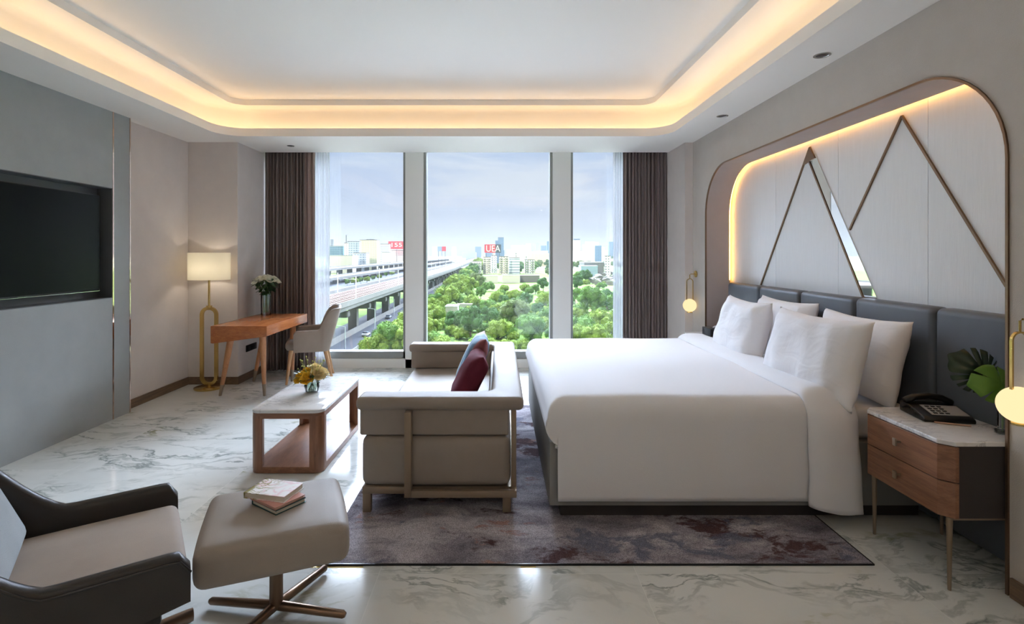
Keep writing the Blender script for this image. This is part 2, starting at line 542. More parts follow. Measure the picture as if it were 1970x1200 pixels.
def cushion(bm, x0, x1, y0, y1, z0, z1, r, puff=(0, 0, 0), n=10, mt=None, nz=0.0, seed=0):
    """rounded box on a fine grid, its faces bulging by puff"""
    h = ((x1 - x0) / 2, (y1 - y0) / 2, (z1 - z0) / 2)
    c = ((x0 + x1) / 2, (y0 + y1) / 2, (z0 + z1) / 2)
    r = min(r, min(h) * 0.99)
    def line(k):
        hh = h[k]
        e = [0, 0.25, 0.5, 0.75, 1.0]
        a = [-hh + r * (1 - math.cos(q * math.pi / 2)) * 1.0 for q in e]
        m_ = [-hh + r + (2 * hh - 2 * r) * i / n for i in range(1, n)]
        b_ = [-q for q in reversed(a)]
        return a + m_ + b_
    L = [line(0), line(1), line(2)]
    t = B()
    for ax in range(3):
        u, v = (ax + 1) % 3, (ax + 2) % 3
        for s in (-1, 1):
            gr = []
            for a in L[u]:
                row = []
                for b_ in L[v]:
                    p = [0, 0, 0]
                    p[ax] = s * h[ax]; p[u] = a; p[v] = b_
                    q = [max(-(h[k] - r), min(h[k] - r, p[k])) for k in range(3)]
                    d = Vector([p[k] - q[k] for k in range(3)])
                    if d.length > 1e-9:
                        d.normalize()
                    w = Vector(q) + d * r
                    for k in range(3):
                        i, j = (k + 1) % 3, (k + 2) % 3
                        if puff[k]:
                            f = max(0, 1 - (w[i] / h[i]) ** 2) * max(0, 1 - (w[j] / h[j]) ** 2)
                            w[k] += (1 if w[k] > 0 else -1) * puff[k] * f * min(1, abs(w[k]) / max(1e-6, h[k] - r) if h[k] > r else 1)
                    if nz:
                        w += Vector(noise.noise_vector((w + Vector((seed, 0, 0))) * 6.0)) * nz
                    row.append(t.verts.new(w + Vector(c)))
                gr.append(row)
            for i in range(len(gr) - 1):
                for j in range(len(gr[0]) - 1):
                    t.faces.new((gr[i][j], gr[i + 1][j], gr[i + 1][j + 1], gr[i][j + 1]))
    bmesh.ops.remove_doubles(t, verts=t.verts, dist=1e-5)
    merge(bm, t, mt)
    return bm

def ring_pts(p, d, r, n, up=None, ry=None):
    d = d.normalized()
    up = up or (Vector((0, 0, 1)) if abs(d.z) < 0.95 else Vector((1, 0, 0)))
    a = d.cross(up).normalized()
    b = a.cross(d).normalized()
    ry = ry if ry is not None else r
    return [p + a * math.cos(2 * math.pi * k / n) * r + b * math.sin(2 * math.pi * k / n) * ry for k in range(n)]

def tube(bm, pts, r, n=10, closed=False, cap=True, up=None, ry=None):
    """round bar through points; r a number or one per point"""
    P = [Vector(p) for p in pts]
    rs = r if isinstance(r, (list, tuple)) else [r] * len(P)
    rings = []
    for i, p in enumerate(P):
        if closed:
            d = P[(i + 1) % len(P)] - P[i - 1]
        else:
            d = P[min(i + 1, len(P) - 1)] - P[max(i - 1, 0)]
        rings.append([bm.verts.new(q) for q in ring_pts(p, d, rs[i], n, up, None if ry is None else ry)])
    m = len(rings)
    for i in range(m if closed else m - 1):
        a, b = rings[i], rings[(i + 1) % m]
        for k in range(n):
            bm.faces.new((a[k], a[(k + 1) % n], b[(k + 1) % n], b[k]))
    if cap and not closed:
        bm.faces.new(rings[0]); bm.faces.new(rings[-1])
    return bm

def bar(bm, pts, w, h, up=(0, 0, 1), closed=False):
    """rectangular bar swept through points: w sideways, h along up"""
    P = [Vector(p) for p in pts]
    up = Vector(up)
    rings = []
    m = len(P)
    for i, p in enumerate(P):
        d = (P[(i + 1) % m] - P[i - 1]) if closed else (P[min(i + 1, m - 1)] - P[max(i - 1, 0)])
        d.normalize()
        a = d.cross(up).normalized()
        b = a.cross(d).normalized()
        rings.append([bm.verts.new(p + a * sx * w / 2 + b * sy * h / 2) for sx, sy in ((-1, -1), (1, -1), (1, 1), (-1, 1))])
    for i in range(m if closed else m - 1):
        a, b = rings[i], rings[(i + 1) % m]
        for k in range(4):
            bm.faces.new((a[k], a[(k + 1) % 4], b[(k + 1) % 4], b[k]))
    if not closed:
        bm.faces.new(rings[0]); bm.faces.new(rings[-1])
    return bm

def lathe(bm, prof, c=(0, 0, 0), n=24, sx=1.0, sy=1.0, cap=True):
    c = Vector(c)
    rings = []
    for r, z in prof:
        rings.append([bm.verts.new(c + Vector((math.cos(2 * math.pi * k / n) * r * sx, math.sin(2 * math.pi * k / n) * r * sy, z))) for k in range(n)])
    for a, b in zip(rings, rings[1:]):
        for k in range(n):
            bm.faces.new((a[k], a[(k + 1) % n], b[(k + 1) % n], b[k]))
    if cap:
        bm.faces.new(rings[0]); bm.faces.new(rings[-1])
    return bm

def sphere(bm, c, r, u=20, v=12, s=(1, 1, 1)):
    t = B()
    bmesh.ops.create_uvsphere(t, u_segments=u, v_segments=v, radius=r)
    merge(bm, t, Matrix.Translation(Vector(c)) @ Matrix.Diagonal((*s, 1)))
    return bm

def rrect(x0, x1, y0, y1, r, z, k=8):
    """rounded rectangle as a loop of points"""
    out = []
    for cx, cy, a0 in ((x1 - r, y1 - r, 0), (x0 + r, y1 - r, 90), (x0 + r, y0 + r, 180), (x1 - r, y0 + r, 270)):
        for i in range(k + 1):
            a = R(a0 + 90.0 * i / k)
            out.append(Vector((cx + math.cos(a) * r, cy + math.sin(a) * r, z)))
    return out

def rect_like(x0, x1, y0, y1, z, k=8):
    out = []
    for cx, cy in ((x1, y1), (x0, y1), (x0, y0), (x1, y0)):
        out += [Vector((cx, cy, z))] * (k + 1)
    return out

def loops(bm, ls, close_first=False, close_last=False, mi=None):
    rows = []
    for l in ls:
        row = []
        prev = None
        for p in l:
            if prev is not None and (p - prev.co).length < 1e-7:
                row.append(prev)
            else:
                prev = bm.verts.new(p)
                row.append(prev)
        rows.append(row)
    for q, (a, b) in enumerate(zip(rows, rows[1:])):
        n = len(a)
        for k in range(n):
            vs = []
            for v in (a[k], a[(k + 1) % n], b[(k + 1) % n], b[k]):
                if v not in vs:
                    vs.append(v)
            if len(vs) >= 3:
                f = bm.faces.new(vs)
                if mi: f.material_index = mi[q]
    for flag, row in ((close_first, rows[0]), (close_last, rows[-1])):
        if flag:
            vs = []
            for v in row:
                if v not in vs:
                    vs.append(v)
            bm.faces.new(vs)
    return bm

def prism(bm, pts, axis, a0, a1, bev=0.0, seg=2, mt=None):
    """polygon pts (2D) extruded along axis 0/1/2 from a0 to a1"""
    t = B()
    def mk(p, a):
        if axis == 0: return (a, p[0], p[1])
        if axis == 1: return (p[0], a, p[1])
        return (p[0], p[1], a)
    A = [t.verts.new(mk(p, a0)) for p in pts]
    Bv = [t.verts.new(mk(p, a1)) for p in pts]
    n = len(pts)
    t.faces.new(A); t.faces.new(Bv)
    for k in range(n):
        t.faces.new((A[k], A[(k + 1) % n], Bv[(k + 1) % n], Bv[k]))
    if bev:
        bmesh.ops.recalc_face_normals(t, faces=t.faces)
        bmesh.ops.bevel(t, geom=list(t.edges), offset=bev, segments=seg, profile=0.5, affect='EDGES')
    merge(bm, t, mt)
    return bm

def grid(bm, f, nu, nv, mi=0):
    g_ = [[bm.verts.new(f(i / nu, j / nv)) for j in range(nv + 1)] for i in range(nu + 1)]
    for i in range(nu):
        for j in range(nv):
            fc = bm.faces.new((g_[i][j], g_[i + 1][j], g_[i + 1][j + 1], g_[i][j + 1]))
            fc.material_index = mi
    return g_

def solid(o, t, off=-1.0):
    md = o.modifiers.new('thickness', 'SOLIDIFY')
    md.thickness = t
    md.offset = off
    return o

def sub(o, n=1):
    md = o.modifiers.new('subdivision', 'SUBSURF')
    md.levels = n
    md.render_levels = n
    return o
# ================================================================== ROOM SHELL
XL, XP, XR = -3.47, -3.39, 2.17       # left wall, grey feature panel, right wall
ZC = 2.70                             # underside of the dropped ceiling
YN = -1.6                             # wall behind the camera
YW = 6.62                             # inner face of the window wall

bm = B(); box(bm, -3.75, 2.75, YN - 0.1, 7.0, -0.25, 0.0)
struct('floor', bm, M['floor'], smooth=False)

# ceiling: dropped border, upstand lip, lit cove, ring, raised centre
def tray(o, z, r):
    return rrect(-2.93 - o, 1.79 + o, -0.9 - o, 5.51 + o, r, z)
bm = B()
loops(bm, [rect_like(-3.75, 2.75, YN - 0.05, 6.38, ZC), tray(0, ZC, 0.26), tray(0, 2.785, 0.26), tray(0.025, 2.785, 0.28),
           tray(0.025, 2.74, 0.28), tray(0.19, 2.74, 0.40), tray(0.19, 2.98, 0.40), tray(0.185, 3.01, 0.40),
           tray(0.17, 3.03, 0.39), tray(0.14, 3.04, 0.37),
           rrect(-2.83, 1.63, -0.8, 5.55, 0.16, 3.04), rrect(-2.83, 1.63, -0.8, 5.55, 0.16, 3.10)], close_last=True)
box(bm, -3.75, 2.75, YN - 0.1, 6.38, 3.16, 3.3)
box(bm, -3.75, 2.75, 6.355, 6.38, ZC + 0.001, 3.2)
box(bm, -3.75, 2.75, 6.38, 7.05, 2.86, 3.3)
struct('ceiling', bm, M['ceil'], angle=35)

bm = B()
tube(bm, tray(0.11, 2.752, 0.34), 0.009, 6, closed=True)
o = obj('cove_light', bm, M['cove'])
tag(o, 'warm light strip hidden in the cove around the raised ceiling', 'light')

# left wall behind the floor lamp
bm = B(); box(bm, -3.75, XL, 4.74, 7.05, 0, 3.3); box(bm, -3.75, -3.60, YN - 0.1, 4.75, 0, 3.3)
struct('wall_left', bm, M['wall'], smooth=False)
# square pier in the far left corner
bm = B(); box(bm, XL - 0.05, -2.917, 5.80, 7.05, 0, 3.3)
struct('wall_left_pier', bm, M['wall'], smooth=False)

# grey feature panel with a recess for the television
TY0, TY1, TZ0, TZ1 = 2.0, 4.56, 1.067, 2.03
bm = B()
for y0, y1, z0, z1 in ((YN, TY0, 0, 3.2), (TY0, TY1, 0, TZ0), (TY0, TY1, TZ1, 3.2)):
    box(bm, -3.60, XP, y0, y1, z0, z1)
box(bm, -3.60, XP, 4.575, 4.768, 0, 3.2)
struct('wall_media', bm, M['grey_panel'], smooth=False)
bm = B(); box(bm, -3.605, -3.522, TY0 - 0.001, TY1 + 0.001, TZ0 - 0.001, TZ1 + 0.001)
struct('wall_media_back', bm, M['niche_dark'], smooth=False)
e = 0.006
for i, q in enumerate(((TY0, TY1, TZ0, TZ0 + e), (TY0, TY1, TZ1 - e, TZ1), (TY1 - e, TY1, TZ0, TZ1), (TY0, TY0 + e, TZ0, TZ1))):
    bm = B(); box(bm, -3.522, XP - 0.002, *q)
    struct('trim_%d' % (5 + i), bm, M['niche_dark'], smooth=False)
bm = B(); box(bm, -3.6, XP + 0.002, 4.560, 4.575, 0.0, 3.2)
struct('trim_1', bm, M['trim_mirror'], smooth=False)
bm = B(); box(bm, -3.5, XP + 0.003, 4.768, 4.780, 0.0, 3.2)
struct('trim_2', bm, M['trim_mirror'], smooth=False)

# right wall with the tall rounded alcove
AY0, AY1, AZ, AR = 2.219, 5.45, 2.331, 0.47
def arch(o=0.0, k=14):
    y0, y1, z1, r = AY0 - o, AY1 + o, AZ + o, AR + o
    pts = [(y0, 0.0), (y0, 1.18)]
    for i in range(k + 1):
        a = math.pi - math.pi / 2 * i / k
        pts.append((y0 + r + math.cos(a) * r, z1 - r + math.sin(a) * r))
    for i in range(k + 1):
        a = math.pi / 2 - math.pi / 2 * i / k
        pts.append((y1 - r + math.cos(a) * r, z1 - r + math.sin(a) * r))
    pts += [(y1, 1.18), (y1, 0.0)]
    return pts
bm = B()
path = arch()
poly = [(YN - 0.1, 0)] + path + [(5.82, 0), (5.82, 3.2), (YN - 0.1, 3.2)]
bm.faces.new([bm.verts.new((XR, y, z)) for y, z in poly])
box(bm, XR + 0.01, 2.75, YN - 0.1, AY0 - 0.14, 0, 3.3)
box(bm, XR + 0.01, 2.75, AY1 + 0.14, 7.05, 0, 3.3)
box(bm, XR + 0.01, 2.75, AY0 - 0.14, AY1 + 0.14, AZ + 0.14, 3.3)
struct('wall_right', bm, M['wall_near'], smooth=False)
bm = B(); box(bm, 2.08, XR + 0.02, 5.82, 7.05, 0, 3.3)
struct('wall_right_pier', bm, M['wall'], smooth=False)
# alcove lining
bm = B()
def strip(bm, path, xa, xb):
    a = [bm.verts.new((xa, y, z)) for y, z in path]
    b = [bm.verts.new((xb, y, z)) for y, z in path]
    for k in range(len(path) - 1):
        bm.faces.new((a[k], a[k + 1], b[k + 1], b[k]))
strip(bm, arch(), XR, 2.415)
inner, outer = arch(), arch(0.10)
a = [bm.verts.new((2.415, y, z)) for y, z in inner]
b = [bm.verts.new((2.415, y, z)) for y, z in outer]
for k in range(len(a) - 1):
    bm.faces.new((a[k], a[k + 1], b[k + 1], b[k]))
strip(bm, outer, 2.415, 2.56)
struct('wall_right_alcove', bm, M['reveal'], angle=30)
bm = B(); box(bm, 2.50, 2.6, AY0 - 0.12, AY1 + 0.12, 0, AZ + 0.12)
struct('wall_right_back', bm, M['reveal'], smooth=False)
# bronze edge round the alcove
bm = B()
bar(bm, [(XR - 0.001, y, z) for y, z in arch(0.004)], 0.012, 0.014, up=(1, 0, 0))
struct('trim_3', bm, M['bronze'], angle=40)
bm = B()
tube(bm, [(2.433, y, z) for y, z in arch(0.035) if z > 1.1] , 0.006, 6)
o = obj('alcove_light', bm, M['niche_led'])
tag(o, 'amber light strip glowing around the edge of the alcove behind the bed', 'light')

# silver wall panels over the headboard, with fine joints
PX = 2.46
seams = [AY0 - 0.09, 2.98, 3.77, 4.62, AY1 + 0.09]
for i, (ya, yb) in enumerate(zip(seams, seams[1:])):
    bm = B()
    z1 = AZ + 0.085
    if i in (0, 3):
        r = AR + 0.09
        pts = []
        if i == 0:
            pts = [(ya, 0.2)] + [(ya + r - math.cos(R(q)) * r, z1 - r + math.sin(R(q)) * r) for q in range(0, 91, 6)] + [(yb, z1), (yb, 0.2)]
        else:
            pts = [(ya, 0.2), (ya, z1)] + [(yb - r + math.sin(R(q)) * r, z1 - r + math.cos(R(q)) * r) for q in range(0, 91, 6)] + [(yb, 0.2)]
    else:
        pts = [(ya, 0.2), (ya, z1), (yb, z1), (yb, 0.2)]
    c = (ya + yb) / 2
    pts = [(c + (p[0] - c) * (1 - 0.004 / (yb - ya)), p[1]) for p in pts]
    prism(bm, pts, 0, PX, PX + 0.035)
    struct('wall_panel_%d' % (i + 1), bm, M['wallpanel'], smooth=False)

def on_panel(px, py):
    D = PX * 1000.0 / (px - 960.0)
    return (D, 1.45 - (py - 489.0) * D / 1000.0)
def inlay(name, a, b, w, label, m='bronze'):
    a, b = Vector(a), Vector(b)
    bm = B()
    bar(bm, [(PX - 0.004, a.x, a.y), (PX - 0.004, b.x, b.y)], w, 0.014, up=(1, 0, 0))
    o = obj(name, bm, M[m], smooth=False)
    tag(o, label, 'wall inlay', 'bronze inlay lines on the wall panels')
    return recentre(o)
pA, pA2 = on_panel(1463, 553), on_panel(1559, 284)
pB, pB2 = on_panel(1556, 305), on_panel(1664, 576)
pC, pC2 = on_panel(1636, 442), on_panel(1737, 223)
pD = on_panel(1939, 551)
inlay('wall_inlay', pA, pA2, 0.013, 'thin bronze inlay rising to the far peak, left slope of that peak')
inlay('wall_inlay', pB2, pB, 0.013, 'thin bronze inlay falling from the far peak along the mirror strip')
inlay('wall_inlay', pC, pC2, 0.013, 'thin bronze inlay rising from the mirror strip to the near peak')
inlay('wall_inlay', pD, pC2, 0.013, 'long thin bronze inlay falling from the near peak to the alcove edge')
bm = B()
q = [on_panel(1556, 296), on_panel(1569, 296), on_panel(1592, 350), on_panel(1691, 579), on_panel(1664, 576)]
prism(bm, q, 0, PX - 0.006, PX + 0.002)
o = tag(obj('wall_mirror', bm, M['mirror'], smooth=False), 'slim slanted mirror strip set between the two bronze peaks above the headboard', 'mirror')
recentre(o)
bm = B()
q = [on_panel(1547, 318), on_panel(1560, 282), on_panel(1570, 304)]
prism(bm, q, 0, PX - 0.012, PX - 0.002)
o = tag(obj('peak_cap', bm, M['bronze'], smooth=False), 'small solid bronze tip at the top of the far peak', 'wall inlay')
recentre(o)

# wall behind the camera
bm = B(); box(bm, -3.75, 2.75, YN - 0.15, YN, 0, 3.3)
struct('wall_near', bm, M['wall'], smooth=False)

# window wall: low sill, two wide mullions, side returns, head
bm = B()
box(bm, -2.93, 2.09, YW, 6.95, 0.0, 0.115, 0.004)
struct('wall_window', bm, M['mullion'], smooth=False)
bm = B(); box(bm, -1.195, -0.965, YW, 6.93, 0.0, 2.9, 0.004)
struct('window_mullion_1', bm, M['mullion'], smooth=False)
bm = B(); box(bm, 0.685, 0.915, YW, 6.93, 0.0, 2.9, 0.004)
struct('window_mullion_2', bm, M['mullion'], smooth=False)
for i, (x0, x1) in enumerate(((-2.90, -1.195), (-0.965, 0.685), (0.915, 2.09))):
    bm = B()
    f = 0.032
    y0, y1 = 6.66, 6.80
    box(bm, x0, x0 + f, y0, y1, 0.115, 2.9); box(bm, x1 - f, x1, y0, y1, 0.115, 2.9)
    box(bm, x0, x1, y0, y1, 0.115, 0.205, 0.004)
    fr = struct('window_%d' % (i + 1), bm, M['alu'], smooth=False)
    bm = B(); box(bm, x0 + 0.01, x1 - 0.01, 6.775, 6.777, 0.20, 2.9)
    obj('window_pane', bm, M['glass'], fr, smooth=False)

# wooden skirting
def skirt(name, x0, x1, y0, y1):
    bm = B(); box(bm, x0, x1, y0, y1, 0, 0.085, 0.003)
    struct(name, bm, M['skirting'], smooth=False)
skirt('baseboard_left', XL, XL + 0.014, 4.782, 5.80)
skirt('baseboard_left_pier_front', XL + 0.014, -2.917, 5.786, 5.80)
skirt('baseboard_left_pier_side', -2.917, -2.903, 5.786, 6.60)
skirt('baseboard_right', XR - 0.014, XR, YN, AY0 - 0.022)
skirt('baseboard_right_far', XR - 0.014, XR, AY1 + 0.022, 5.82)

# recessed downlights
def downlight(x, y, label, lit=False, r=0.05):
    t = thing('ceiling_downlight', label, 'ceiling light', (x, y, ZC))
    bm = B()
    lathe(bm, [(r, 0.0), (r, -0.003), (r - 0.012, -0.004), (r - 0.016, 0.0)], (x, y, ZC), 28, cap=False)
    obj('rim', bm, M['chrome'], t)
    bm = B()
    lathe(bm, [(r - 0.014, -0.001), (r - 0.016, -0.0015)], (x, y, ZC), 24)
    obj('lamp_face', bm, M['downlight'] if lit else M['darkgrey'], t)
    return t
downlight(2.03, 3.265, 'recessed ceiling downlight above the near end of the bed alcove')
downlight(2.02, 4.70, 'recessed ceiling downlight above the far end of the bed alcove, toward the window')
downlight(-2.4, 5.99, 'small recessed ceiling downlight near the left curtain', r=0.04)
# fill downlights added behind the camera, each with a spot lamp
for x in (-2.4, -1.2, 0.0, 1.2):
    d = downlight(x, -1.25, 'recessed fill downlight added at the rear of the room', lit=True, r=0.05)
    d['group'] = 'added fill downlights at the rear of the room'
    ld = bpy.data.lights.new('rear_fill_lamp', 'SPOT')
    ld.energy = REAR_FILL
    ld.spot_size = R(140)
    ld.spot_blend = 0.6
    ld.shadow_soft_size = 0.04
    ld.color = (0.93, 0.97, 1.0)
    lo = bpy.data.objects.new('rear_fill_lamp', ld)
    COL.objects.link(lo)
    lo.location = (x, -1.25, ZC - 0.01)

# unseen white slab added below the window to bounce daylight onto the ceiling
bm = B(); box(bm, -14, 14, 7.1, 18.5, -2.5, -2.1); box(bm, -14, 14, 18.2, 18.5, -2.1, -1.95)
struct('bounce_slab', bm, pbr('bounce_white', (236, 236, 232), 0.8), smooth=False)
# ================================================================== CURTAINS
def pleats(x0, x1, yc, z0, z1, n, amp, flatten=None, sway=0.0, seed=1, nz=26):
    rnd = random.Random(seed)
    ph = [rnd.uniform(-0.5, 0.5) for _ in range(n + 2)]
    nu = n * 8
    def f(u, v):
        k = u * n
        i = int(k)
        jit = ph[i] * (1 - (k - i)) + ph[min(i + 1, n)] * (k - i)
        a = amp * (0.8 + 0.3 * math.sin(jit * 7))
        if flatten and flatten[0] <= u <= flatten[1]:
            a *= 0.12
        x = x0 + (x1 - x0) * u
        z = z0 + (z1 - z0) * v
        low = (1 - v) ** 2
        ph2 = 0.9 * jit + low * 0.9 * math.sin(3 * u * n * 0.31 + seed)
        y = yc + a * math.sin(2 * math.pi * (k + 0.12 * ph2)) * (1 + 0.25 * low)
        x += 0.25 * a * math.sin(4 * math.pi * k + jit) + sway * math.sin(v * math.pi) * (u if sway < 0 else (1 - u)) 
        return Vector((x, y, z))
    bm = B()
    grid(bm, f, nu, nz)
    return bm
def curtain(name, label, bm, mat, t=0.004):
    o = obj(name, bm, mat, angle=180)
    tag(o, label, 'curtain')
    solid(o, t, 0)
    return recentre(o)
curtain('blackout_curtain', 'dark brown pleated curtain on the left, behind the writing desk', pleats(-2.905, -2.40, 6.47, 0.012, 2.85, 12, 0.048, seed=3), M['curtain'])
curtain('curtain_lining', 'smooth brown leading edge of the left curtain beside the sheer', pleats(-2.41, -2.285, 6.45, 0.012, 2.85, 2, 0.012, seed=5), M['curtain2'])
curtain('sheer_curtain', 'white sheer curtain hanging at the left side of the window', pleats(-2.36, -2.13, 6.54, 0.012, 2.85, 7, 0.018, seed=7), M['sheer'], 0.001)
curtain('blackout_curtain', 'dark brown pleated curtain on the right, beside the bed alcove', pleats(1.545, 2.075, 6.47, 0.012, 2.85, 13, 0.048, seed=11), M['curtain'])
curtain('sheer_curtain', 'white sheer curtain hanging at the right side of the window', pleats(1.44, 1.60, 6.56, 0.012, 2.85, 5, 0.016, seed=13), M['sheer'], 0.001)

# ================================================================== TELEVISION
t = thing('television', 'large black flat television in the recess of the grey wall panel', 'television', (-3.47, 3.76, 1.138))
bm = B(); box(bm, -3.475, -3.447, 3.02, 4.49, 1.135, 1.96, 0.004); obj('housing', bm, M['black'], t)
bm = B(); box(bm, -3.449, -3.4455, 3.03, 4.482, 1.15, 1.952); obj('screen', bm, M['screen'], t, smooth=False)
bm = B(); box(bm, -3.447, -3.444, 3.02, 4.49, 1.135, 1.1375); obj('bezel_edge', bm, M['chrome'], t, smooth=False)
bm = B()
cx = 3.76
for i, (w) in enumerate((0.013, 0.013, 0.013, 0.013, 0.013)):
    y = cx + (i - 2) * 0.017
    box(bm, -3.4445, -3.4435, y - w / 2, y + w / 2, 1.1385, 1.1395); box(bm, -3.4445, -3.4435, y - w / 2, y + w / 2, 1.1445, 1.1455)
    box(bm, -3.4445, -3.4435, y - w / 2, y - w / 2 + 0.002, 1.1385, 1.1455)
obj('badge', bm, M['chrome'], t, smooth=False)
bm = B(); box(bm, -3.52, -3.475, 3.5, 4.0, 1.35, 1.75, 0.003); obj('wall_bracket', bm, M['darkgrey'], t)

# ================================================================== FLOOR LAMP
LX, LY = -3.14, 5.63
t = thing('floor_lamp', 'brass floor lamp with a white drum shade in the far left corner', 'floor lamp', (LX, LY, 0))
bm = B(); lathe(bm, [(0.145, 0), (0.148, 0.004), (0.148, 0.016), (0.14, 0.02)], (LX, LY, 0), 48); obj('base', bm, M['brass'], t)
bm = B()
pts = []
w, z0, z1, r = 0.078, 0.05, 0.865, 0.07
for cx, cz, a0 in ((w - r, z1 - r, 0), (-w + r, z1 - r, 90), (-w + r, z0 + r, 180), (w - r, z0 + r, 270)):
    for i in range(9):
        a = R(a0 + 90 * i / 8)
        pts.append((LX + cx + math.cos(a) * r, LY, cz + math.sin(a) * r))
bar(bm, pts, 0.034, 0.026, up=(0, 1, 0), closed=True); obj('stem_loop', bm, M['brass'], t, angle=50)
bm = B(); tube(bm, [(LX, LY, 0.018), (LX, LY, 0.045)], 0.02, 14); obj('base_neck', bm, M['brass'], t)
bm = B(); tube(bm, [(LX, LY, 0.875), (LX, LY, 1.20)], 0.011, 14); tube(bm, [(LX, LY, 0.872), (LX, LY, 0.895)], 0.03, 16); obj('pole', bm, M['brass'], t)
bm = B()
pr = [(0.222, 1.174), (0.222, 1.467), (0.219, 1.467), (0.219, 1.174), (0.222, 1.174)]
lathe(bm, pr, (LX, LY, 0), 64, 1.0, 0.62, cap=False); obj('lamp_shade', bm, M['shade'], t, angle=60)
bm = B(); sphere(bm, (LX, LY, 1.30), 0.032, 16, 10); obj('bulb', bm, emis('bulb_glow', (255, 242, 222), 42), t)

# ================================================================== WRITING DESK
t = thing('writing_desk', 'cherry wood writing desk with tapered legs by the left curtain', 'desk', (-2.54, 5.6, 0))
DX0, DX1, DY0, DY1, DZ = -2.815, -2.265, 5.07, 6.14, 0.75
bm = B()
prism(bm, [(DX0, DZ), (DX1, DZ), (DX1, DZ - 0.10), (DX1 - 0.02, DZ - 0.105), (DX0 + 0.02, DZ - 0.172), (DX0, DZ - 0.168)], 1, DY0, DY1, 0.004)
obj('desktop', bm, M['desk'], t)
for xt, yt, xf, yf in ((-2.69, 5.22, -2.86, 5.33), (-2.375, 5.22, -2.405, 5.33), (-2.69, 5.99, -2.80, 5.93), (-2.375, 5.99, -2.36, 5.93)):
    zt = DZ - 0.10 - (DX1 - xt) / 0.55 * 0.068
    a, b = Vector((xt, yt, zt + 0.02)), Vector((xf, yf, 0.0))
    m_ = b.lerp(a, 0.20)
    bm = B(); tube(bm, [m_, a.lerp(b, 0.3), a], [0.020, 0.030, 0.034], 14)
    lg = obj('leg', bm, M['desk_z'], t)
    bm = B(); tube(bm, [b, m_], [0.014, 0.0205], 14)
    obj('leg_tip', bm, M['bronze_flat'], lg)

# socket plate on the pier
t = thing('wall_socket', 'black double socket plate on the pier under the desk', 'socket', (-2.917, 6.12, 0.36))
bm = B(); box(bm, -2.919, -2.907, 5.99, 6.24, 0.322, 0.398, 0.003); obj('plate', bm, M['black'], t)
for y in (6.05, 6.18):
    bm = B(); box(bm, -2.908, -2.905, y - 0.03, y + 0.03, 0.338, 0.382, 0.001); obj('outlet', bm, M['darkgrey'], t)

# ================================================================== UPHOLSTERED SHELL
def ushell(xf, xb, w, r, zb, ztop, th, flare=0.0, lean=0.0, k=10, rows=8, ns=14, endr=0.05, zlow=None):
    """U-shaped wrap: open toward +X. ztop(x, side) gives its height, side -1/0/1"""
    path = []
    for i in range(ns):
        path.append((xf + (-xb + r - xf) * i / ns, -w, (0, -1)))
    for i in range(k + 1):
        a = R(-90 - 90 * i / k)
        path.append((-xb + r + math.cos(a) * r, -w + r + math.sin(a) * r, (math.cos(a), math.sin(a))))
    for i in range(1, 6):
        path.append((-xb, -w + r + (2 * w - 2 * r) * i / 6, (-1, 0)))
    for i in range(k + 1):
        a = R(180 - 90 * i / k)
        path.append((-xb + r + math.cos(a) * r, w - r + math.sin(a) * r, (math.cos(a), math.sin(a))))
    for i in range(1, ns + 1):
        path.append((-xb + r + (xf + xb - r) * i / ns, w, (0, 1)))
    bm = B()
    secs = []
    for x, y, nrm in path:
        zt = ztop(x, y)
        d = xf - x
        if d < endr:
            zt -= endr - math.sqrt(max(0, endr ** 2 - (endr - d) ** 2))
        zb_ = zlow(x) if zlow else zb
        sec = []
        nv = Vector((nrm[0], nrm[1], 0))
        for j in range(rows + 1):
            z = zb_ + (zt - th * 0.45 - zb_) * j / rows
            o_ = flare * (z - zb) + lean * max(0, -nrm[0]) * (z - zb)
            sec.append(Vector((x, y, z)) + nv * o_)
        ot = flare * (zt - zb) + lean * max(0, -nrm[0]) * (zt - zb)
        for q in (30, 60, 90, 120, 150):
            a = R(q)
            sec.append(Vector((x, y, zt - th * 0.45 + math.sin(a) * th * 0.45)) + nv * (ot - th / 2 + math.cos(a) * th / 2))
        for j in range(rows, -1, -1):
            z = zb_ + (zt - th * 0.45 - zb_) * j / rows
            o_ = flare * (z - zb) + lean * max(0, -nrm[0]) * (z - zb)
            sec.append(Vector((x, y, z)) + nv * (o_ - th))
        secs.append([bm.verts.new(p) for p in sec])
    for a, b in zip(secs, secs[1:]):
        n = len(a)
        for q in range(n):
            bm.faces.new((a[q], a[(q + 1) % n], b[(q + 1) % n], b[q]))
    bm.faces.new(secs[0]); bm.faces.new(secs[-1])
    tops = [(s[rows + 3].co.copy(), s[rows].co.copy()) for s in secs]
    return bm, tops

